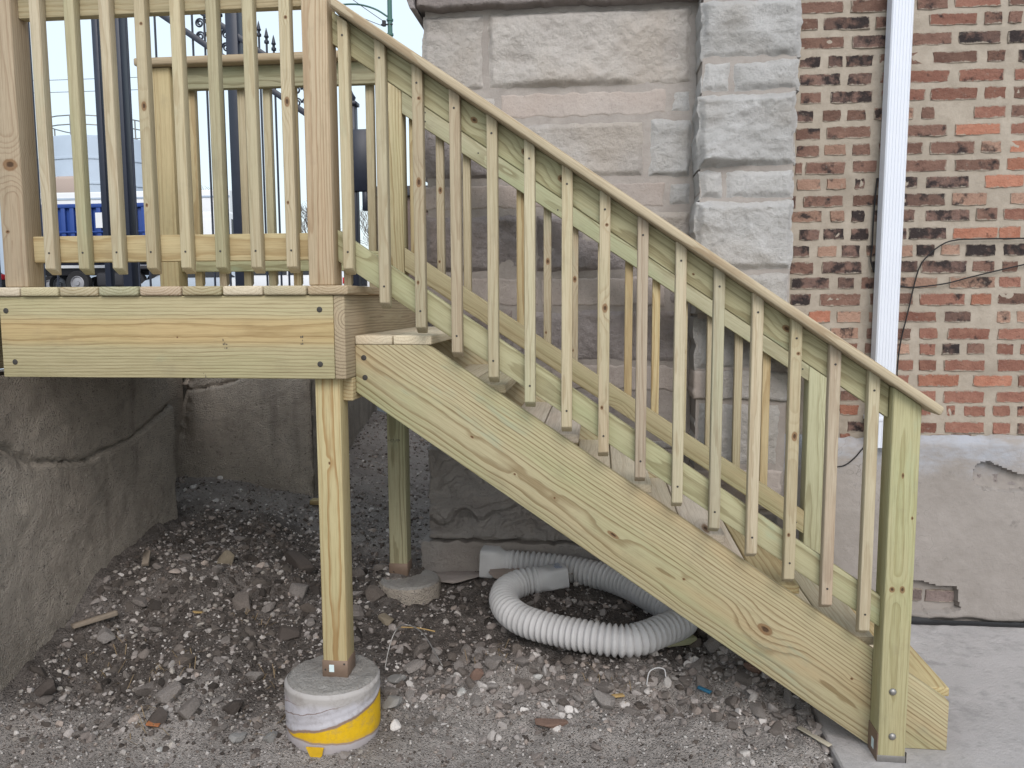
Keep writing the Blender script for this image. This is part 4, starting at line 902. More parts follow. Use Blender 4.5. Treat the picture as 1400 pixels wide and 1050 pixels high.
# ------------------------------------------------------------------ CORRUGATED DRAIN PIPE
PIPE=[(-.445,1.300,-1.385),(-.290,1.290,-1.390),(-.100,1.250,-1.395),(.102,1.145,-1.405),(.258,.973,-1.420),(.342,.862,-1.435),(.378,.802,-1.440),(.350,.735,-1.440),(.274,.658,-1.440),(.193,.590,-1.445),(.118,.563,-1.450),(.013,.574,-1.450),(-.141,.626,-1.450),(-.286,.693,-1.445),(-.375,.774,-1.435),(-.425,.890,-1.425),(-.421,1.000,-1.415),(-.363,1.070,-1.405),(-.290,1.100,-1.398)]
pp = empty('drain_pipe', (0, .9, -1.5), 'white corrugated flexible drain pipe coiled on the dirt under the stairs', 'pipe')
def sweep_pipe():
    L = spline(PIPE, 400); d = np.r_[0, np.cumsum(np.linalg.norm(np.diff(L, axis=0), axis=1))]; tot = d[-1]; n = int(tot/.0265)*5
    q = np.linspace(0, tot, n); P = np.stack([np.interp(q, d, L[:, k]) for k in range(3)], 1)
    P[:, 2] += .004*fbm(q*3, q*0, s=7)
    ph = (np.arange(n) % 5)/5.; prof = np.array([-.002, .006, .0125, .0125, .006])[np.arange(n) % 5]
    R_ = .055+prof*(1+.12*fbm(q*9, q*0, s=5))
    # flattened plain stretch near the sharp bend
    V, F = tube_np(P, R_, 28); return V, F
V, F = sweep_pipe(); pipe_body = link('corrugated_tube', smooth(quads_mesh('corrugated_tube', V, F), 75), M_PIPE, pp, Matrix.Identity(4))
def adapter(p, d, wdt, hgt, ln, roll=0):
    """round collar to rectangular spout; p start, d direction"""
    d = Vector(d).normalized(); up = Vector((0,0,1)); s = d.cross(up).normalized(); u = s.cross(d)
    secs = [(0, .061, 0), (.02, .063, 0), (.022, .058, 0), (.035, .060, .05), (.05, 0, .35), (.065, 0, .8), (.075, 0, 1), (ln, 0, 1), (ln+.001, 0, .97)]
    n = 32; V = []; 
    for t_, r_, f in secs:
        for k in range(n):
            a = 2*math.pi*k/n; cx, sy = math.cos(a), math.sin(a)
            e = lambda v, q: math.copysign(abs(v)**q, v)
            q = 1-.72*f; rx = (1-f)*.060+f*wdt/2; ry = (1-f)*.060+f*hgt/2
            if f == 0: rx = ry = r_
            cc = p+d*t_+s*(rx*e(cx, q)*(1.0))+u*(ry*e(sy, q)); V.append(cc[:])
    m = len(secs); F = []
    for i in range(m-1):
        for k in range(n): F.append((i*n+k, i*n+(k+1) % n, (i+1)*n+(k+1) % n, (i+1)*n+k))
    # recessed dark mouth
    for k in range(n): V.append(tuple((Vector(V[(m-1)*n+k])-(p+d*ln))*.93+p+d*(ln))); 
    for k in range(n): F.append(((m-1)*n+k, (m-1)*n+(k+1) % n, m*n+(k+1) % n, m*n+k))
    for k in range(n): V.append(tuple(Vector(V[m*n+k])-d*.05))
    for k in range(n): F.append((m*n+k, m*n+(k+1) % n, (m+1)*n+(k+1) % n, (m+1)*n+k))
    F.append(tuple((m+1)*n+k for k in range(n)))
    me = bpy.data.meshes.new('spout_adapter'); me.from_pydata(V, [], F); me.update(); smooth(me, 40); return link('spout_adapter', me, M_PIPE, pp, Matrix.Identity(4))
a1 = adapter(Vector((-.435,1.301,-1.385)), (-1.0,.06,.04), .14, .145, .15)
pe, pd = Vector((-.300,1.096,-1.399)), Vector((1, .40, .10))
a2 = adapter(pe, pd, .115, .10, .155)
def label_on(p, d):
    d = Vector(d).normalized(); s = d.cross(Vector((0,0,1))).normalized(); u = s.cross(d); rs = random.Random(4); V = []; F = []
    base = p+d*.105+u*.0515+s*.0; 
    n_ = (s*.0+u).normalized()
    for row_ in range(4):
        for j in range(7):
            if rs.random() < .12: continue
            c = base+d*(.036*row_/4)+s*(-.036+.072*j/7)+n_*.0007; k = len(V); w = d*.004; h = s*(.072/7*rs.uniform(.4, .85))
            V += [c[:], (c+w)[:], (c+w+h)[:], (c+h)[:]]; F.append((k, k+1, k+2, k+3))
    me = bpy.data.meshes.new('printed_label'); me.from_pydata(V, [], F); me.materials.append(M_INK); return me
lb = label_on(pe, pd); link('printed_label', lb, None, a2, Matrix.Identity(4))

# ------------------------------------------------------------------ DOWNSPOUT AND CABLES
ds = empty('downspout', (1.32, 1.25, -.75), 'white ribbed metal downspout running down the brick wall', 'downspout')
def spout():
    x0, x1, y0, y1 = -.047, .047, -.035, .035; prof = []
    nr_ = 6
    for k in range(nr_):
        a = x0+.006+(x1-x0-.012)*k/nr_; w = (x1-x0-.012)/nr_; prof += [(a, y0), (a+w*.30, y0), (a+w*.42, y0+.002), (a+w*.58, y0+.002), (a+w*.70, y0)]
    prof += [(x1-.006, y0), (x1, y0+.006), (x1, y1), (x0, y1), (x0, y0+.006)]
    V = []; zs = (-.745, 3.3); lean = .0
    for z in zs:
        for x, y in prof: V.append((x+1.318+(z+.75)*.004, y+1.243, z))
    n = len(prof); F = [(k, (k+1) % n, n+(k+1) % n, n+k) for k in range(n)]+[tuple(range(n))]
    me = bpy.data.meshes.new('spout_body'); me.from_pydata(V, [], F); me.update(); smooth(me, 30); return me
link('spout_body', spout(), M_SPOUT, ds, Matrix.Identity(4))
lum('strap', ds, M_SPOUT, (1.262, 1.382), (1.2055, 1.295), (1.62, 1.65), FX, .001); lum('strap', ds, M_SPOUT, (1.255, 1.372), (1.2055, 1.295), (-.62, -.60), FX, .001)
def cable(label, pts, r=.0032, cat='cable'):
    P = spline(pts, 90); V, F = tube_np(P, r, 7); me = smooth(quads_mesh('cable', V, F)); me.materials.append(M_BLACK)
    o = link('cable', me); tag(o, label, cat); return o
cable('black cable arching up the brick wall right of the downspout', [(1.392,1.292,-.75),(1.400,1.285,-.50),(1.398,1.288,-.366),(1.410,1.288,-.24),(1.431,1.286,-.126),(1.471,1.288,.077),(1.515,1.286,.150),(1.578,1.285,.20),(1.64,1.287,.216),(1.704,1.288,.218),(1.922,1.287,.219),(2.2,1.287,.215),(2.6,1.288,.20)])
cable('black cable sagging across the brick wall and crossing the arched one', [(1.30,1.289,.012),(1.366,1.288,.010),(1.43,1.287,.001),(1.49,1.280,.003),(1.60,1.286,.018),(1.713,1.288,.048),(1.929,1.288,.10),(2.3,1.288,.18),(2.7,1.289,.3)])
cable('short black cable hanging just left of the white downspout', [(1.268,1.275,.50),(1.267,1.283,.46),(1.262,1.287,.314),(1.262,1.288,.20),(1.258,1.287,.13),(1.270,1.285,.085),(1.276,1.288,.07)], .0038)
cable('short black cable end curling over the grey render below the bricks', [(1.10,1.262,-.858),(1.128,1.262,-.85),(1.17,1.26,-.84),(1.211,1.26,-.806),(1.240,1.262,-.77),(1.262,1.267,-.74),(1.275,1.288,-.70)])

# ------------------------------------------------------------------ STONES AND RUBBLE
def rock_mesh(seed, sub=2, flat=.7, name='rock'):
    bm = bmesh.new(); bmesh.ops.create_icosphere(bm, subdivisions=sub, radius=1)
    rs = np.random.RandomState(seed); P = np.array([v.co[:] for v in bm.verts])
    for _ in range(13):
        n = rs.normal(size=3); n /= np.linalg.norm(n); d = rs.uniform(.45, .80); q = P@n-d; P = P-np.outer(np.clip(q, 0, 9), n)*.92
    P = P*(1+.06*fbm(P[:, 0]*2.5+seed, P[:, 1]*2.5, P[:, 2]*2.5, s=seed)[:, None]+.05*fbm(P[:, 0]*8+seed, P[:, 1]*8, P[:, 2]*8, s=seed)[:, None]); P[:, 2] *= flat
    for v, p in zip(bm.verts, P): v.co = p
    me = bm_mesh(bm, name); smooth(me, 18); return me
ROCKS = [rock_mesh(i*7+1, 3, (.75,.6,.85,.5,.7,.65)[i % 6]) for i in range(8)]
for m_ in ROCKS: m_.materials.append(M_ROCK)
def put_rock(x, y, s, k, label, group=None, mat=None, sc=None, rz=None, dz=0, tilt=.5, name='rock', cat='stone'):
    rs = random.Random(k*17+3); me = ROCKS[k % 8]
    if mat: me = me.copy(); me.materials.clear(); me.materials.append(mat)
    o = bpy.data.objects.new(name, me); COL.objects.link(o)
    sc = sc or (rs.uniform(.85, 1.25), rs.uniform(.7, 1.0), rs.uniform(.7, 1.0)); o.scale = tuple(s*c for c in sc)
    o.rotation_euler = (rs.uniform(-tilt, tilt), rs.uniform(-tilt, tilt), rs.uniform(0, 6.28) if rz is None else rz)
    o.location = (x, y, float(gz(x, y))+s*sc[2]*.26+dz); return tag(o, label, cat, group)
m_tan = plain('tan limestone lump', (.26,.22,.165), .9, .15, 0, .3, 25, .8); m_dk = plain('damp dark stone', (.095,.08,.072), .9, .2, 0, .4, 22, .8); m_wh = plain('white stone chip', (.55,.54,.52), .85, .2, 0, .15, 30, .5)
m_gr = plain('grey stone lump', (.30,.29,.28), .9, .15, 0, .25, 22, .8); m_rd = plain('reddish brown stone', (.22,.145,.115), .9, .15, 0, .3, 24, .7)
put_rock(-1.822, 1.02, .060, 2, 'tan rounded stone on the crest of the dirt mound', mat=m_tan)
put_rock(-1.50, 1.15, .125, 1, 'large dark slab of broken concrete leaning behind the front deck post', mat=m_dk, sc=(1.2,.55,.7), rz=-.6)
put_rock(-.954, .80, .052, 0, 'grey brown stone in front of the half buried rear footing', mat=m_tan)
put_rock(-1.345, .60, .060, 4, 'dark boulder left of the front deck post', mat=m_dk)
put_rock(-2.14, .12, .085, 3, 'black square chunk of broken asphalt by the left wall', mat=m_dk, sc=(.75,.5,.9), rz=.2)
put_rock(-1.27, -.05, .045, 5, 'pale flat stone at the front edge of the mound left of the yellow footing', mat=m_gr)
put_rock(-1.16, -.03, .036, 6, 'small pale stone beside the yellow paper tube', mat=m_gr)
put_rock(-1.527, -.12, .022, 7, 'small white stone near the bottom left edge', mat=m_wh, sc=(1.4,.6,.5))
put_rock(-1.60, .0, .050, 2, 'dark soil clod at the foot of the mound', mat=m_dk)
put_rock(-1.36, .10, .050, 6, 'dark angular stone beside the footing with soil on it', mat=m_dk)
put_rock(-.237, .45, .026, 1, 'bright white stone below the middle of the drain pipe', mat=m_wh)
put_rock(-.468, .38, .050, 5, 'brown stone below the left bend of the drain pipe', mat=m_rd, sc=(.7,.7,1.1))
put_rock(-.522, .30, .030, 0, 'white angular stone left of the middle of the gravel', mat=m_wh, sc=(1,.8,.8))
put_rock(-.174, .14, .060, 4, 'flat brown grey stone alone on the fine gravel', mat=m_rd, sc=(1.3,.8,.45), rz=.2)
put_rock(-.76, .16, .050, 7, 'grey stone right of the yellow footing', mat=m_gr)
put_rock(-.80, .40, .055, 3, 'grey angular stone behind the yellow footing at its right', mat=m_gr)
put_rock(.63, .47, .062, 2, 'pinkish brown broken stone in the heap under the lower stringer', mat=m_rd, sc=(1.2,.7,.6))
put_rock(-.36, 1.22, .16, 3, 'flat stone slab lying at the foot of the base course', mat=plain('dusty stone slab', (.30,.25,.22), .9, .15, 0, .2, 9, .7), sc=(2.0,.85,.28), rz=.05, tilt=.02, dz=.02)
put_rock(-.70, 1.28, .12, 5, 'pale slab of broken stone left of the pipe mouth', mat=plain('dusty broken slab', (.30,.26,.24), .9, .15, 0, .2, 9, .7), sc=(1.5,.8,.3), rz=.1, tilt=.03, dz=.01)
rs = random.Random(21); spots = []
def scatter(n, xr, yr, smin, smax, label, group, k0, avoid=()):
    c = 0; tries = 0
    while c < n and tries < n*60:
        tries += 1; x = rs.uniform(*xr); y = rs.uniform(*yr); s = smin+(smax-smin)*rs.random()**2.2
        if any((x-a)**2+(y-b)**2 < (s+q)**2*.8 for a, b, q in spots): continue
        if x > .79 or (x+.957)**2+(y-.075)**2 < .04 or (x+.905)**2+(y-1.135)**2 < .035: continue
        if min((x-p[0])**2+(y-p[1])**2 for p in PIPE) < .011 and rs.random() < .93: continue
        if x < -2.2: continue
        spots.append((x, y, s)); c += 1; put_rock(x, y, s, k0+c, label, group)
scatter(60, (-2.15,-1.05), (-.05,1.35), .022, .078, 'brown grey rubble stone half sunk in the dark dirt mound', 'rubble stones on the dirt mound', 100)
scatter(95, (-.80,.62), (.25,.66), .026, .062, 'angular grey rubble stone in the loose strip below the drain pipe', 'rubble stones below the drain pipe', 300)
scatter(55, (.42,.80), (.15,.95), .028, .062, 'grey crushed stone in the heap under the lower end of the stringer', 'stones heaped under the stringer', 500)
scatter(40, (-.85,.35), (.75,1.2), .015, .040, 'grey stone on the ground inside or beside the pipe loop', 'stones around the pipe loop', 700)
scatter(30, (-1.75,.7), (.9,2.1), .015, .035, 'small stone on the rising dirt behind the rear footing', 'stones behind the rear footing', 800)
# gravel and clods: uncountable
def gravel(name, n, seed, dens, smin, smax, pal, sub=1, power=2.5, lift=.25, mat=None, yr=(-.75, 2.6)):
    rs = np.random.RandomState(seed); bases = []
    for q in range(6):
        me = rock_mesh(seed*10+q, sub, .7); bases.append((np.array([v.co[:] for v in me.vertices]), np.array([p.vertices[:] for p in me.polygons]))); bpy.data.meshes.remove(me)
    x = rs.uniform(-2.75, .83, n*4); y = rs.uniform(*yr, n*4); keep = rs.rand(n*4) < dens(x, y); x = x[keep][:n]; y = y[keep][:n]
    ok = ((x+.957)**2+(y-.075)**2 > .029) & ((x > -2.22) | (y > 1.5)); x = x[ok]; y = y[ok]; m = len(x)
    s = smin+(smax-smin)*rs.rand(m)**power; z = gz(x, y)
    Vs = []; Fs = []; Cs = []; off = 0; pal = np.array(pal)
    for q in range(6):
        idx = np.arange(m)[np.arange(m) % 6 == q]; bv, bf = bases[q]; c = len(idx)
        a = rs.rand(c)*6.28; b = rs.normal(0, .5, c); ca, sa, cb, sb_ = np.cos(a), np.sin(a), np.cos(b), np.sin(b)
        S = s[idx][:, None, None]*rs.uniform(.7, 1.25, (c, 1, 3)); P = bv[None]*S
        X = P[..., 0]*cb[:, None]+P[..., 2]*sb_[:, None]; Z = -P[..., 0]*sb_[:, None]+P[..., 2]*cb[:, None]; Y = P[..., 1]
        X2 = X*ca[:, None]-Y*sa[:, None]; Y2 = X*sa[:, None]+Y*ca[:, None]
        P = np.stack([X2+x[idx][:, None], Y2+y[idx][:, None], Z+(z[idx]+s[idx]*lift)[:, None]], -1)
        Vs.append(P.reshape(-1, 3)); Fs.append((bf[None]+(np.arange(c)*len(bv))[:, None, None]).reshape(-1, 3)+off); off += c*len(bv)
        col = pal[rs.randint(0, len(pal), c)]*rs.uniform(.75, 1.2, (c, 1)); Cs.append(np.repeat(col, len(bv), 0))
    V = np.vstack(Vs); F = np.vstack(Fs); me = mesh_np(name, V, F)
    C = np.ones((len(V), 4), np.float32); C[:, :3] = np.vstack(Cs); at = me.attributes.new('tint', 'FLOAT_COLOR', 'POINT'); at.data.foreach_set('color', C.ravel())
    if sub > 1: smooth(me, 20)
    o = link(name, me, mat or M_GRAVEL); tag(o, kind='stuff'); return o
GREY = [(.35,.32,.305),(.29,.26,.245),(.42,.39,.37),(.22,.19,.175),(.33,.28,.25),(.52,.49,.47),(.19,.165,.15),(.26,.23,.215)]
DARK = [(.10,.083,.073),(.15,.125,.11),(.075,.063,.056),(.18,.155,.14),(.26,.235,.215),(.12,.10,.09)]
strip = lambda x, y: np.clip(np.exp(-((y-.42-.08*np.sin(x*3))/.20)**2)*sstep(-1.0, -.8, x)*1.0+.10+.5*np.exp(-((x-.65)**2/.04+(y-.5)**2/.12))+.35*np.exp(-((x+.2)**2/.3+(y-.95)**2/.06)), 0, 1)
mound = lambda x, y: np.clip((1-sstep(-1.25, -.85, x))*sstep(-.35, .05, y)*(1-sstep(1.25, 1.6, y))+.06, 0, 1)
g1 = gravel('gravel', 6500, 1, strip, .006, .030, [tuple(v*1.1 for v in c) for c in GREY], 2, 3.2, .05); g2 = gravel('gravel', 6500, 2, mound, .004, .019, DARK+GREY[:3]+[(.36,.33,.30)], 2, 2.6, -.12)
g3 = gravel('gravel', 26000, 3, lambda x, y: .35+.65*fbm(x*3, y*3, s=4)*0+.3*(y < .3), .0022, .010, GREY+DARK[:3]+[(.44,.42,.40)], 1, 2.6)
g4 = gravel('gravel', 9000, 5, lambda x, y: (x > -2.2-.0*y)*.9, .005, .022, GREY+DARK, 1, 2.6, .15, None, (1.4, 5.1))
# dark soil clods
g5 = gravel('soil_clods', 3600, 8, lambda x, y: np.clip(mound(x, y)*sstep(-.15,.35,y)-.02+.4*np.exp(-((x+1.0)**2/.08+(y-.65)**2/.05)), 0, 1), .006, .046, [(.075,.064,.057),(.11,.095,.085),(.06,.052,.047)], 2, 2.6, -.40)

# scraps on the ground
def stick(name, label, cat, p, rz, size, mat, pitch=0, roll=0, bev=.003, fr=True):
    me, _ = hexa_mesh(box8((-size[0]/2,size[0]/2), (-size[1]/2,size[1]/2), (-size[2]/2,size[2]/2)), FX, bev, 2, name)
    # rough up the ends
    rs_ = random.Random(hash(size) % 999)
    for v in me.vertices:
        if abs(v.co.x) > size[0]*.4: v.co.x += rs_.uniform(-.012, .004)*(size[0]/.2)
    me.materials.append(mat); o = bpy.data.objects.new(name, me); COL.objects.link(o); x, y = p
    o.location = (x, y, float(gz(x, y))+size[2]*.5+.012+abs(math.sin(pitch))*size[0]*.25); o.rotation_euler = (0, 0, 0)
    o.matrix_basis = Matrix.Translation(o.location) @ Matrix.Rotation(rz, 4, 'Z') @ Matrix.Rotation(pitch, 4, 'Y') @ Matrix.Rotation(roll, 4, 'X') @ FX.to_4x4(); return tag(o, label, cat)
M_SCRAP = plain('weathered grey wood scrap', (.24,.20,.16), .85, .2, 0, .35, 18, .6); M_SCRAP2 = plain('fresh split wood', (.42,.29,.13), .85, .2, 0, .3, 30, .5)
stick('wood_scrap', 'grey splintered stick lying on the dirt near the left wall', 'wood scrap', (-2.13,.45), .62, (.17,.030,.018), M_SCRAP, -.15)
stick('wood_scrap', 'short grey stub of wood sticking out of the mound', 'wood scrap', (-2.10,.80), -1.2, (.085,.030,.022), M_SCRAP, .5)
stick('wood_offcut', 'green timber offcut under the right bend of the drain pipe', 'offcut', (.36,.75), .35, (.14,.05,.030), W_GREEN, 0)
stick('wood_offcut', 'small timber offcut half hidden under the middle of the stringer', 'offcut', (.60,.66), .3, (.12,.05,.035), W_YEL, 0)
stick('wood_offcut', 'short timber offcut against the base of the back wall behind the front post', 'offcut', (-1.72,2.08), .05, (.10,.07,.028), W_YEL, 0)
stick('paint_stick', 'pale flat stirring stick lying beside the concrete slab', 'stick', (.765,.13), -.85, (.125,.022,.006), plain('bare birch', (.42,.38,.30), .7, .2), .08, 0, .002)
stick('wood_chip', 'orange brown wood chip on the gravel in the middle', 'wood chip', (.085,.33), .5, (.05,.022,.008), M_SCRAP2, .1)
stick('wood_chip', 'rusty brown chip on the mound near the stick', 'wood chip', (-1.72,.55), .9, (.045,.025,.006), M_SCRAP2, .3)
stick('wood_chip', 'orange leaf scrap low on the mound at the left', 'leaf scrap', (-1.60,-.03), .2, (.045,.03,.004), plain('dry orange leaf', (.36,.15,.07), .8, .1), .2)
stick('brick_fragment', 'reddish brick fragment inside the pipe loop', 'brick fragment', (.19,1.05), -.7, (.09,.05,.035), m_rd, .15)
stick('rag_scrap', 'small blue plastic scrap on the gravel under the stringer', 'plastic scrap', (.42,.40), -.6, (.055,.016,.010), plain('blue plastic', (.03,.13,.22), .5, .3), .1)
def wire(label, pts, r, mat):
    P = spline([(x, y, float(gz(x, y))+h) for x, y, h in pts], 40); V, F = tube_np(P, r, 6); me = smooth(quads_mesh('wire', V, F)); me.materials.append(mat); return tag(link('wire', me), label, 'wire')
wire('bent grey wire standing out of the rubble right of the front post', [(-.86,.42,.03),(-.85,.46,.10),(-.83,.50,.14),(-.80,.55,.15),(-.72,.52,.12),(-.62,.42,.04)], .0028, M_STEEL)
wire('small curl of white wire below the drain pipe', [(.20,.45,.01),(.21,.46,.05),(.24,.47,.065),(.27,.47,.05),(.275,.46,.03)], .0028, M_PIPE)
wire('thin pinkish twig on the rubble behind the front footing', [(-.86,.70,.05),(-.78,.68,.05),(-.70,.66,.045)], .003, M_SCRAP2)
# dry grass tufts on the mound
def tufts():
    rs = np.random.RandomState(3); V = []; F = []
    for cx, cy, n, sp in ((-1.66,.20,26,.05),(-1.50,.62,22,.05),(-1.62,-.02,22,.06),(-1.95,.30,24,.07),(-1.30,.30,14,.05),(.05,.42,12,.06),(-.40,.50,12,.06),(-1.2,.02,14,.05)):
        for _ in range(n):
            x = cx+rs.normal()*sp; y = cy+rs.normal()*sp; z = float(gz(x, y)); a = rs.rand()*6.28; L = rs.uniform(.02, .07); h = rs.uniform(.1, .8)*L; w = .0012
            dx, dy = math.cos(a), math.sin(a); k = len(V)
            V += [(x-dy*w, y+dx*w, z+.004), (x+dy*w, y-dx*w, z+.004), (x+dx*L*.6+dy*w, y+dy*L*.6-dx*w, z+.008+h), (x+dx*L*.6-dy*w, y+dy*L*.6+dx*w, z+.008+h), (x+dx*L, y+dy*L, z+.008+h*.8)]; F += [(k, k+1, k+2, k+3), (k+3, k+2, k+4)]
    me = bpy.data.meshes.new('dry_grass'); me.from_pydata(V, [], F); me.materials.append(plain('dry grass straw', (.27,.20,.12), .8, .1)); tag(link('dry_grass', me), kind='stuff')
tufts()
# ------------------------------------------------------------------ IRON RAILING BEHIND
ir = empty('iron_railing', (-3, 3, -.33), 'navy black wrought iron stair railing with scrolls and spear tips behind the deck', 'railing')
IY = 3.0
def ibar(name, x0, x1, z0, z1, y=IY, d=.02): return lum(name, ir, M_IRON, (x0, x1), (y, y+d), (z0, z1), FZ, .001, 1)
ibar('iron_post', -3.648, -3.604, -.33, 2.9, IY, .05); ibar('iron_post', -3.494, -3.425, -.33, 2.9, IY-.02, .09); ibar('iron_post', -2.631, -2.545, -.33, 2.9, IY-.02, .09)
DS = .685
def dbar(xa, xb, za, name='slanted_bar', h=.05): 
    cs = []
    for i in range(8):
        x = (xa, xb)[i & 1]; cs.append((x, (IY-.005, IY+.03)[(i >> 1) & 1], za-DS*(x-xa)-(0 if (i >> 2) & 1 else h)))
    me, mw = hexa_mesh(cs, frame((1,0,-DS), (DS,0,1)), .001, 1, name); return link(name, me, M_IRON, ir, mw)
lowz = lambda x: 1.886-DS*(x+2.969); upz = lambda x: lowz(x)+.212
dbar(-4.6, -1.98, lowz(-4.6)+.022); dbar(-4.6, -1.98, upz(-4.6)+.022)
SPR = None
def spear(p, x, zb, zt):
    path = [(x, IY+.01, zb), (x, IY+.01, zt-.11), (x, IY+.01, zt-.105), (x, IY+.01, zt-.09), (x, IY+.01, zt-.085), (x, IY+.01, zt-.07), (x, IY+.01, zt-.062), (x, IY+.01, zt-.05), (x, IY+.01, zt-.03), (x, IY+.01, zt)]
    V, F = tube_np(path, np.array([.008,.008,.018,.018,.010,.010,.018,.013,.009,.001]), 8); return link('picket', smooth(quads_mesh('picket', V, F), 50), M_IRON, ir, Matrix.Identity(4))
xs_ = [-4.5+.0,-4.38,-4.26,-4.14,-4.03,-3.385,-3.30,-3.17,-3.03,-2.89,-2.80,-2.68,-2.40,-2.345,-2.294,-2.235,-2.144,-2.06]
for x in xs_:
    zt = {-2.40: 1.915, -2.345: 1.865, -2.294: 1.815, -2.235: 1.77}.get(x, upz(x)+.16)
    spear(ir, x, -.30, zt)
def scroll(x, z, s, flip):
    t_ = np.linspace(0, 1, 34); a = t_*3.6*math.pi; r = s*(1-.80*t_); X = np.cos(a)*r*flip; Z = np.sin(a)*r
    P = np.stack([x+X, np.full_like(X, IY+.012), z+Z], 1); V, F = tube_np(P, .0065, 6); link('scroll', smooth(quads_mesh('scroll', V, F)), M_IRON, ir, Matrix.Identity(4))
for x in (-3.17,-3.03,-2.80,-2.68,-2.30,-2.10,-3.30):
    for dx, f in ((-.036, 1), (.036, -1)):
        scroll(x+dx, lowz(x)+.055, .034, f); scroll(x+dx, lowz(x)+.145, .034, f)
bx = empty('iron_gatepost', (-1.98, 4.0, -.33), 'slim black iron post with finial carrying a solid black panel', 'post')
def bpart(n, x, y, z, b=.002): return lum(n, bx, M_IRON, x, y, z, FZ, b, 1)
bpart('post_shaft', (-2.10,-2.02), (4.0,4.08), (-.33,1.56)); bpart('panel', (-2.125,-1.90), (3.98,4.05), (.86,1.36)); bpart('post_cap', (-2.115,-2.005), (3.985,4.095), (1.56,1.59)); bpart('brace', (-1.97,-1.93), (3.99,4.04), (.70,.86)); 
V, F = tube_np([(-2.06,4.04,1.585),(-2.06,4.04,1.60),(-2.06,4.04,1.63),(-2.06,4.04,1.66),(-2.06,4.04,1.70)], np.array([.035,.03,.04,.02,.002]), 10); link('finial', smooth(quads_mesh('finial', V, F), 50), M_IRON, bx, Matrix.Identity(4))
V, F = tube_np([(-2.115,4.0,1.36),(-2.115,4.0,1.50),(-2.115,4.0,1.52),(-2.115,4.0,1.60)], np.array([.008,.008,.016,.001]), 8); link('spear_tip', smooth(quads_mesh('spear_tip', V, F), 50), M_IRON, bx, Matrix.Identity(4))
bp = empty('brick_pier', (-2.0, 5.6, -.33), 'brown masonry pier with a dark flat cap behind the corner of the stone wall', 'pier')
lum('pier_shaft', bp, plain('brown weathered masonry', (.20,.155,.135), .9, .15, 0, .25, 8, .8), (-2.35, -1.45), (5.6, 6.0), (-.34, 1.02), FZ, .006); lum('pier_cap', bp, plain('dark coping', (.10,.10,.11), .8, .2), (-2.40, -1.42), (5.55, 6.05), (1.02, 1.12), FX, .008)

# ------------------------------------------------------------------ STREET SCENE FAR BEHIND
M_BLUE = plain('blue painted steel container', (.018,.055,.24), .45, .4, 0, .2, 2); M_WHT = plain('white painted panel', (.72,.73,.75), .5, .3, 0, .05, 2); M_TYRE = plain('black tyre', (.03,.03,.032), .85, .2); M_RIM = plain('grey wheel rim', (.32,.32,.34), .5, .4, .4); M_CHAS = plain('dark chassis', (.035,.035,.04), .7, .3); M_CARW = plain('white car paint', (.68,.69,.72), .3, .5); M_CARS = plain('silver blue car paint', (.38,.43,.50), .3, .5); M_RED = plain('red tail lamp', (.50,.02,.03), .3, .5); M_SILO = plain('pale blue grey metal tank', (.40,.47,.56), .6, .3, 0, .12, .8)
WHEEL = {}
def wheel(parent, x, y, z, r, w):
    def ring(name, prof, mat, seg=28, **k):
        key = (name, r, w)
        if key not in WHEEL:
            V = []; F = []
            for q, (rr, yy) in enumerate(prof):
                for s_ in range(seg): a = s_/seg*2*math.pi; V.append((rr*math.cos(a), yy, rr*math.sin(a)))
            m = len(prof)
            for q in range(m-1):
                for s_ in range(seg): F.append((q*seg+s_, q*seg+(s_+1) % seg, (q+1)*seg+(s_+1) % seg, (q+1)*seg+s_))
            me = bpy.data.meshes.new(name); me.from_pydata(V, [], F); me.update(); smooth(me, 40); me.materials.append(mat); WHEEL[key] = me
        return WHEEL[key]
    o = link('wheel', ring('wheel', [(r*.6,-w/2+.02),(r*.93,-w/2),(r,-w/2+.04),(r,w/2-.04),(r*.93,w/2),(r*.6,w/2-.02)], M_TYRE), None, parent, Matrix.Translation((x, y, z)))
    link('rim', ring('rim', [(r*.6,-w/2+.03),(r*.55,-w/2+.01),(r*.48,-w/2+.07),(r*.22,-w/2+.05),(r*.18,-w/2-.0),(0.001,-w/2-.0)], M_RIM), None, o, Matrix.Translation((x, y, z)))
tk = empty('container_truck', (-19.8, 28.5, .2), 'truck carrying a long blue open container, seen between the deck balusters at the left', 'truck')
def tp(n, x, y, z, m, b=.03, par=None): return lum(n, par or tk, m, x, y, z, FX, b)
cont = tp('container', (-23.5,-17.0), (28.0,30.4), (1.55,3.8), M_BLUE)
for i in range(17): tp('container_rib', (-23.4+.38*i, -23.22+.38*i), (27.88,28.0), (1.6,3.72), M_BLUE, .02, cont)
tp('container_rail', (-23.55,-16.95), (27.86,28.02), (3.70,3.86), M_BLUE, .02, cont); tp('container_rail', (-23.5,-17.0), (27.84,27.9), (2.72,2.78), M_BLUE, .01, cont)
tp('sign_panel', (-20.0,-19.4), (27.85,27.87), (2.9,3.5), M_WHT, 0, cont)
tp('chassis_rail', (-24,-14.5), (28.6,28.8), (1.05,1.35), M_CHAS); tp('fuel_tank', (-20.3,-19.1), (28.1,28.7), (.55,1.15), M_CHAS, .12); tp('mudguard', (-19.4,-17.4), (28.0,28.6), (1.25,1.40), M_CHAS, .05)
cab = tp('cab', (-16.6,-14.5), (28.0,30.4), (.9,3.5), M_WHT, .12); tp('windscreen', (-14.52,-14.48), (28.2,30.2), (2.2,3.2), M_GLASS, 0, cab); tp('door', (-16.0,-14.9), (27.97,28.01), (1.1,3.2), M_WHT, .02, cab)
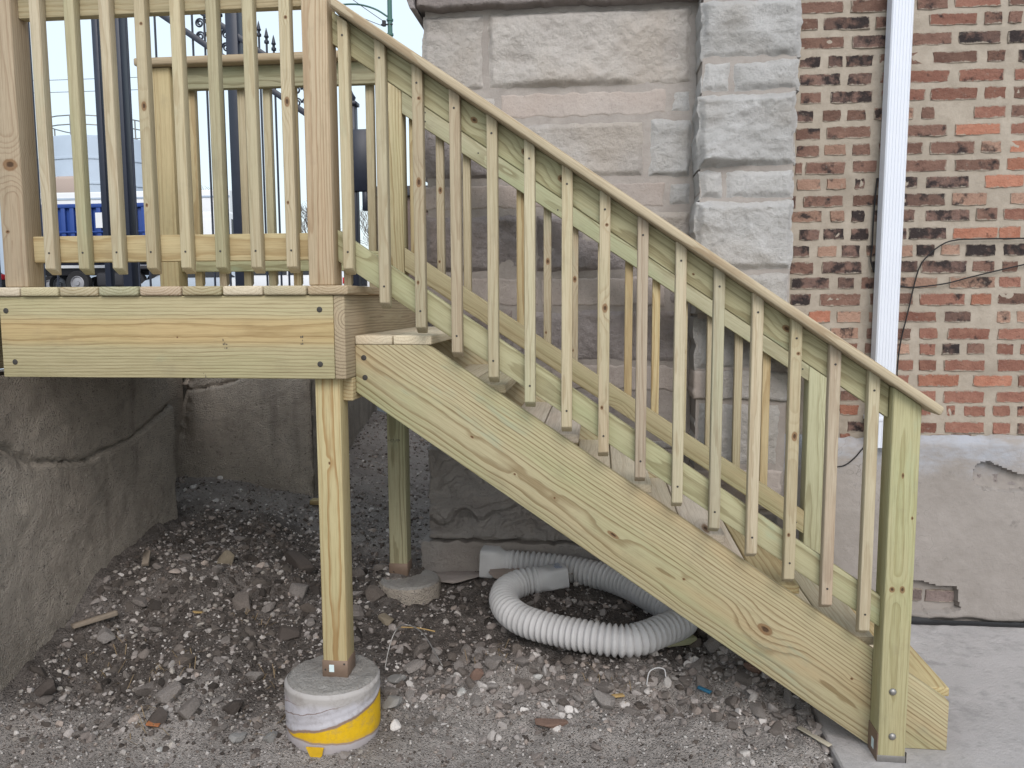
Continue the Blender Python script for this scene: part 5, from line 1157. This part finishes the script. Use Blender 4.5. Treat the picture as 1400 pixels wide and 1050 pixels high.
for x in (-23.2,-21.15,-18.75,-17.6,-15.2): wheel(tk, x, 28.3, .72, .50, .32); wheel(tk, x, 30.1, .72, .50, .32)
wt = empty('white_trailer', (-21, 33, .2), 'white box trailer standing behind the blue container', 'trailer')
lum('trailer_body', wt, M_WHT, (-27,-16.8), (33,35.4), (1.4,5.05), FX, .06); lum('trailer_stripe', wt, M_SILO, (-27,-16.8), (32.97,33.0), (4.7,4.78), FX, 0)
for x in (-26,-24.8,-18.5): wheel(wt, x, 33.3, .72, .50, .32); wheel(wt, x, 35.1, .72, .50, .32)
lum('landing_leg', wt, M_CHAS, (-20.1,-19.9), (33.5,33.7), (.2,1.4), FZ, 0)
si = empty('storage_tank', (-31, 43, .2), 'pale blue grey round storage tank with a thin handrail round its top', 'tank')
def cyl_np(cx, cy, z0, z1, r, seg=40, r1=None):
    V = []; F = []
    for z, rr in ((z0, r), (z1, r), (z1+.12, r1 if r1 else r*.98)):
        for k in range(seg): a = 2*math.pi*k/seg; V.append((cx+rr*math.cos(a), cy+rr*math.sin(a), z))
    for q in range(2):
        for k in range(seg): F.append((q*seg+k, q*seg+(k+1) % seg, (q+1)*seg+(k+1) % seg, (q+1)*seg+k))
    F.append(tuple(2*seg+k for k in range(seg))); return V, F
def tankpart(n, args, mat, par=si):
    V, F = cyl_np(*args); me = bpy.data.meshes.new(n); me.from_pydata(V, [], F); me.update(); smooth(me, 40); return link(n, me, mat, par, Matrix.Identity(4))
tankpart('tank_shell', (-29.6,44,.2,9.2,3.4), M_SILO); 
for zb in (2.5,4.5,6.6,8.0): tankpart('tank_hoop', (-29.6,44,zb,zb+.10,3.44), M_SILO)
tankpart('tank_shell', (-34.6,45,.2,8.3,3.0), M_SILO)
P = [( -29.6+3.3*math.cos(a), 44+3.3*math.sin(a)) for a in np.linspace(0, 2*math.pi, 25)]
for zz in (9.9, 10.4):
    V, F = tube_np([(x, y, zz) for x, y in P], .035, 6); link('handrail', smooth(quads_mesh('handrail', V, F)), M_STEEL, si, Matrix.Identity(4))
for x, y in P[:-1:2]: lum('rail_stanchion', si, M_STEEL, (x-.03, x+.03), (y-.03, y+.03), (9.25, 10.4), FZ, 0)
lum('ladder', si, M_STEEL, (-27.9,-27.5), (40.9,40.96), (.2,10.2), FZ, 0); lum('vent_box', si, plain('rusty duct', (.42,.34,.30), .8, .2), (-30.6,-29.0), (40.2,41.2), (5.6,7.0), FX, .2)
def car(name, loc, paint, label, heading=0):
    t = empty(name, loc, label, 'car'); lx, ly, lz = loc
    body = [(-2.2,.35),(-2.25,.75),(-2.05,.92),(-1.45,1.0),(-1.0,1.38),(.35,1.46),(1.25,1.38),(1.85,.98),(2.2,.90),(2.25,.45),(2.15,.28),(-2.05,.25)]
    prism('body', t, paint, [(lx+x, lz+z) for x, z in body], ly, ly+1.75, FX, .07)
    g = [(-1.38,1.0),(-.97,1.33),(.32,1.41),(1.15,1.34),(1.65,1.0)]; prism('window', t, M_GLASS, [(lx+x, lz+z) for x, z in g], ly-.012, ly+1.762, FX, .0)
    lum('window_pillar', t, paint, (lx+.05, lx+.15), (ly-.02, ly-.005), (lz+1.0, lz+1.4), FZ, 0)
    for yy in (ly+.1, ly+1.4): lum('tail_lamp', t, M_RED, (lx+2.12, lx+2.27), (yy-.12, yy+.20), (lz+.68, lz+.90), FX, .01); lum('headlight', t, M_WHT, (lx-2.27, lx-2.12), (yy, yy+.25), (lz+.62, lz+.78), FX, .01)
    for x in (-1.35, 1.4):
        for yy in (ly+.08, ly+1.67): wheel(t, lx+x, yy, lz+.32, .32, .2)
    return t
car('parked_car', (-15.5, 27.0, -.12), M_CARS, 'silver blue parked car just above the deck edge, left of centre')
car('parked_car', (-11.3, 25.6, -.10), M_CARW, 'white parked car with a red tail lamp just above the deck edge')
car('parked_car', (-26.5, 26.5, .2), M_CHAS, 'dark parked car at the far left behind the brown post')
bb = empty('low_building', (-22, 52, .2), 'low white building with a row of dark windows beyond the parked cars', 'building')
lum('wall', bb, M_WHT, (-30, -14), (52, 58), (0, 2.1), FX, .02); lum('roof', bb, M_CHAS, (-30.3,-13.7), (51.7,58.3), (2.1,2.3), FX, .02)
for i in range(10): f_ = lum('window', bb, M_CHAS, (-29+1.5*i,-28+1.5*i), (51.93,51.99), (1.0,1.8), FX, 0); lum('pane', f_, M_GLASS, (-28.9+1.5*i,-28.1+1.5*i), (51.90,51.925), (1.08,1.72), FX, 0)
hb = empty('mauve_shed', (-17.0, 30, 0), 'mauve flat wall of a shed seen just above the deck boards', 'shed')
lum('wall', hb, plain('mauve board', (.24,.20,.22), .8, .2, 0, .1, 3), (-17.9,-15.6), (30,33), (0,1.18), FX, .02); lum('roof', hb, M_CHAS, (-18.0,-15.5), (29.9,33.1), (1.18,1.26), FX, .01); lum('door', hb, M_CHAS, (-17.2,-16.6), (29.96,29.99), (0,1.0), FX, 0)
# street lamp and wires
M_POLE = plain('green painted pole', (.06,.14,.12), .5, .4, 0, .2, 3)
sl = empty('street_lamp', (-5.28, 17.9, -.1), 'green street lamp pole with a curved arm at the top of the view', 'street lamp')
def ltube(n, pts, r, m=None, seg=10):
    V, F = tube_np(pts, r, seg); return link(n, smooth(quads_mesh(n, V, F), 60), m or M_POLE, sl, Matrix.Identity(4))
ltube('pole', [(-5.28,17.9,-.1),(-5.28,17.9,3),(-5.28,17.9,9.5)], np.array([.11,.07,.055])); ltube('pole_collar', [(-5.28,17.9,6.95),(-5.28,17.9,7.0)], .085); ltube('pole_collar', [(-5.28,17.9,6.6),(-5.28,17.9,6.65)], .085)
arm = ltube('arm', spline([(-5.28,17.9,7.02),(-5.6,17.85,7.22),(-5.95,17.8,7.33),(-6.25,17.78,7.36),(-6.6,17.75,7.34)], 30), .022)
V, F = tube_np([(-6.55,17.76,7.34),(-6.75,17.74,7.33),(-7.0,17.7,7.30),(-7.1,17.69,7.28)], np.array([.04,.10,.10,.03]), 10); link('lamp_head', smooth(quads_mesh('lamp_head', V, F), 60), M_SILO, sl, Matrix.Identity(4))
ltube('insulator', [(-5.42,17.85,6.82),(-5.42,17.85,6.95)], .05, M_CHAS); ltube('crossbar', [(-5.5,17.86,6.86),(-5.2,17.86,6.86)], .02, M_CHAS)
def overhead(label, a, b, sag, r=.012):
    t_ = np.linspace(0, 1, 30); P = np.outer(1-t_, a)+np.outer(t_, b); P[:, 2] -= sag*4*t_*(1-t_); V, F = tube_np(P, r, 5); me = smooth(quads_mesh('overhead_wire', V, F)); me.materials.append(M_CHAS); tag(link('overhead_wire', me), label, 'wire')
overhead('upper of the two level overhead wires crossing the sky at left', (-40,30,9.45), (14,30,9.7), .3); overhead('lower of the two level overhead wires crossing the sky at left', (-40,30,8.95), (14,30,9.2), .3)
overhead('steep overhead wire running up left from the street lamp, upper one', (-5.40,17.85,6.92), (-9.5,15,10.2), .25, .008); overhead('steep overhead wire running up left from the street lamp, lower one', (-5.44,17.85,6.82), (-11,15.5,9.9), .35, .008)
# bare trees
M_BARK = plain('grey brown bark', (.16,.125,.11), .9, .1, 0, .2, 6)
def bare_tree(loc, h, seed, label):
    rs = random.Random(seed); t = empty('bare_tree', loc, label, 'tree'); parts = []; L = Vector(loc)
    V, F = tube_np([tuple(L), tuple(L+Vector((0,0,h*.2))), tuple(L+Vector((.1,0,h*.38)))], np.array([h*.03, h*.022, h*.015]), 8); link('trunk', smooth(quads_mesh('trunk', V, F)), M_BARK, t, Matrix.Identity(4))
    def grow(p, d, l, r, n):
        q = p+d*l*.5+Vector((rs.uniform(-.06,.06), rs.uniform(-.06,.06), 0))*l; e = p+d*l; parts.append(tube_np([p[:], q[:], e[:]], np.array([r, r*.8, r*.6]), 4 if n > 1 else 5, False))
        if n >= 5: return
        for k_ in range(3 if n < 4 else 2):
            dd = (d+Vector((rs.uniform(-.8,.8), rs.uniform(-.8,.8), rs.uniform(-.15,.6)))).normalized(); grow(e if k_ else q, dd, l*rs.uniform(.6,.8), max(.012, r*.58), n+1)
    for k_ in range(4): grow(L+Vector((0,0,h*(.2+.06*k_))), Vector((rs.uniform(-.7,.7), rs.uniform(-.7,.7), 1)).normalized(), h*.24, h*.012, 0)
    V, F = join_np(parts); link('crown', smooth(quads_mesh('crown', V, F)), M_BARK, t, Matrix.Identity(4))
bare_tree((-29.5,56,.2), 8.6, 3, 'bare leafless tree beyond the parked cars, left one'); bare_tree((-22.5,58,.2), 7.6, 5, 'bare leafless tree beyond the parked cars, middle one'); bare_tree((-16,60,.2), 8.0, 8, 'bare leafless tree far behind the front corner post')
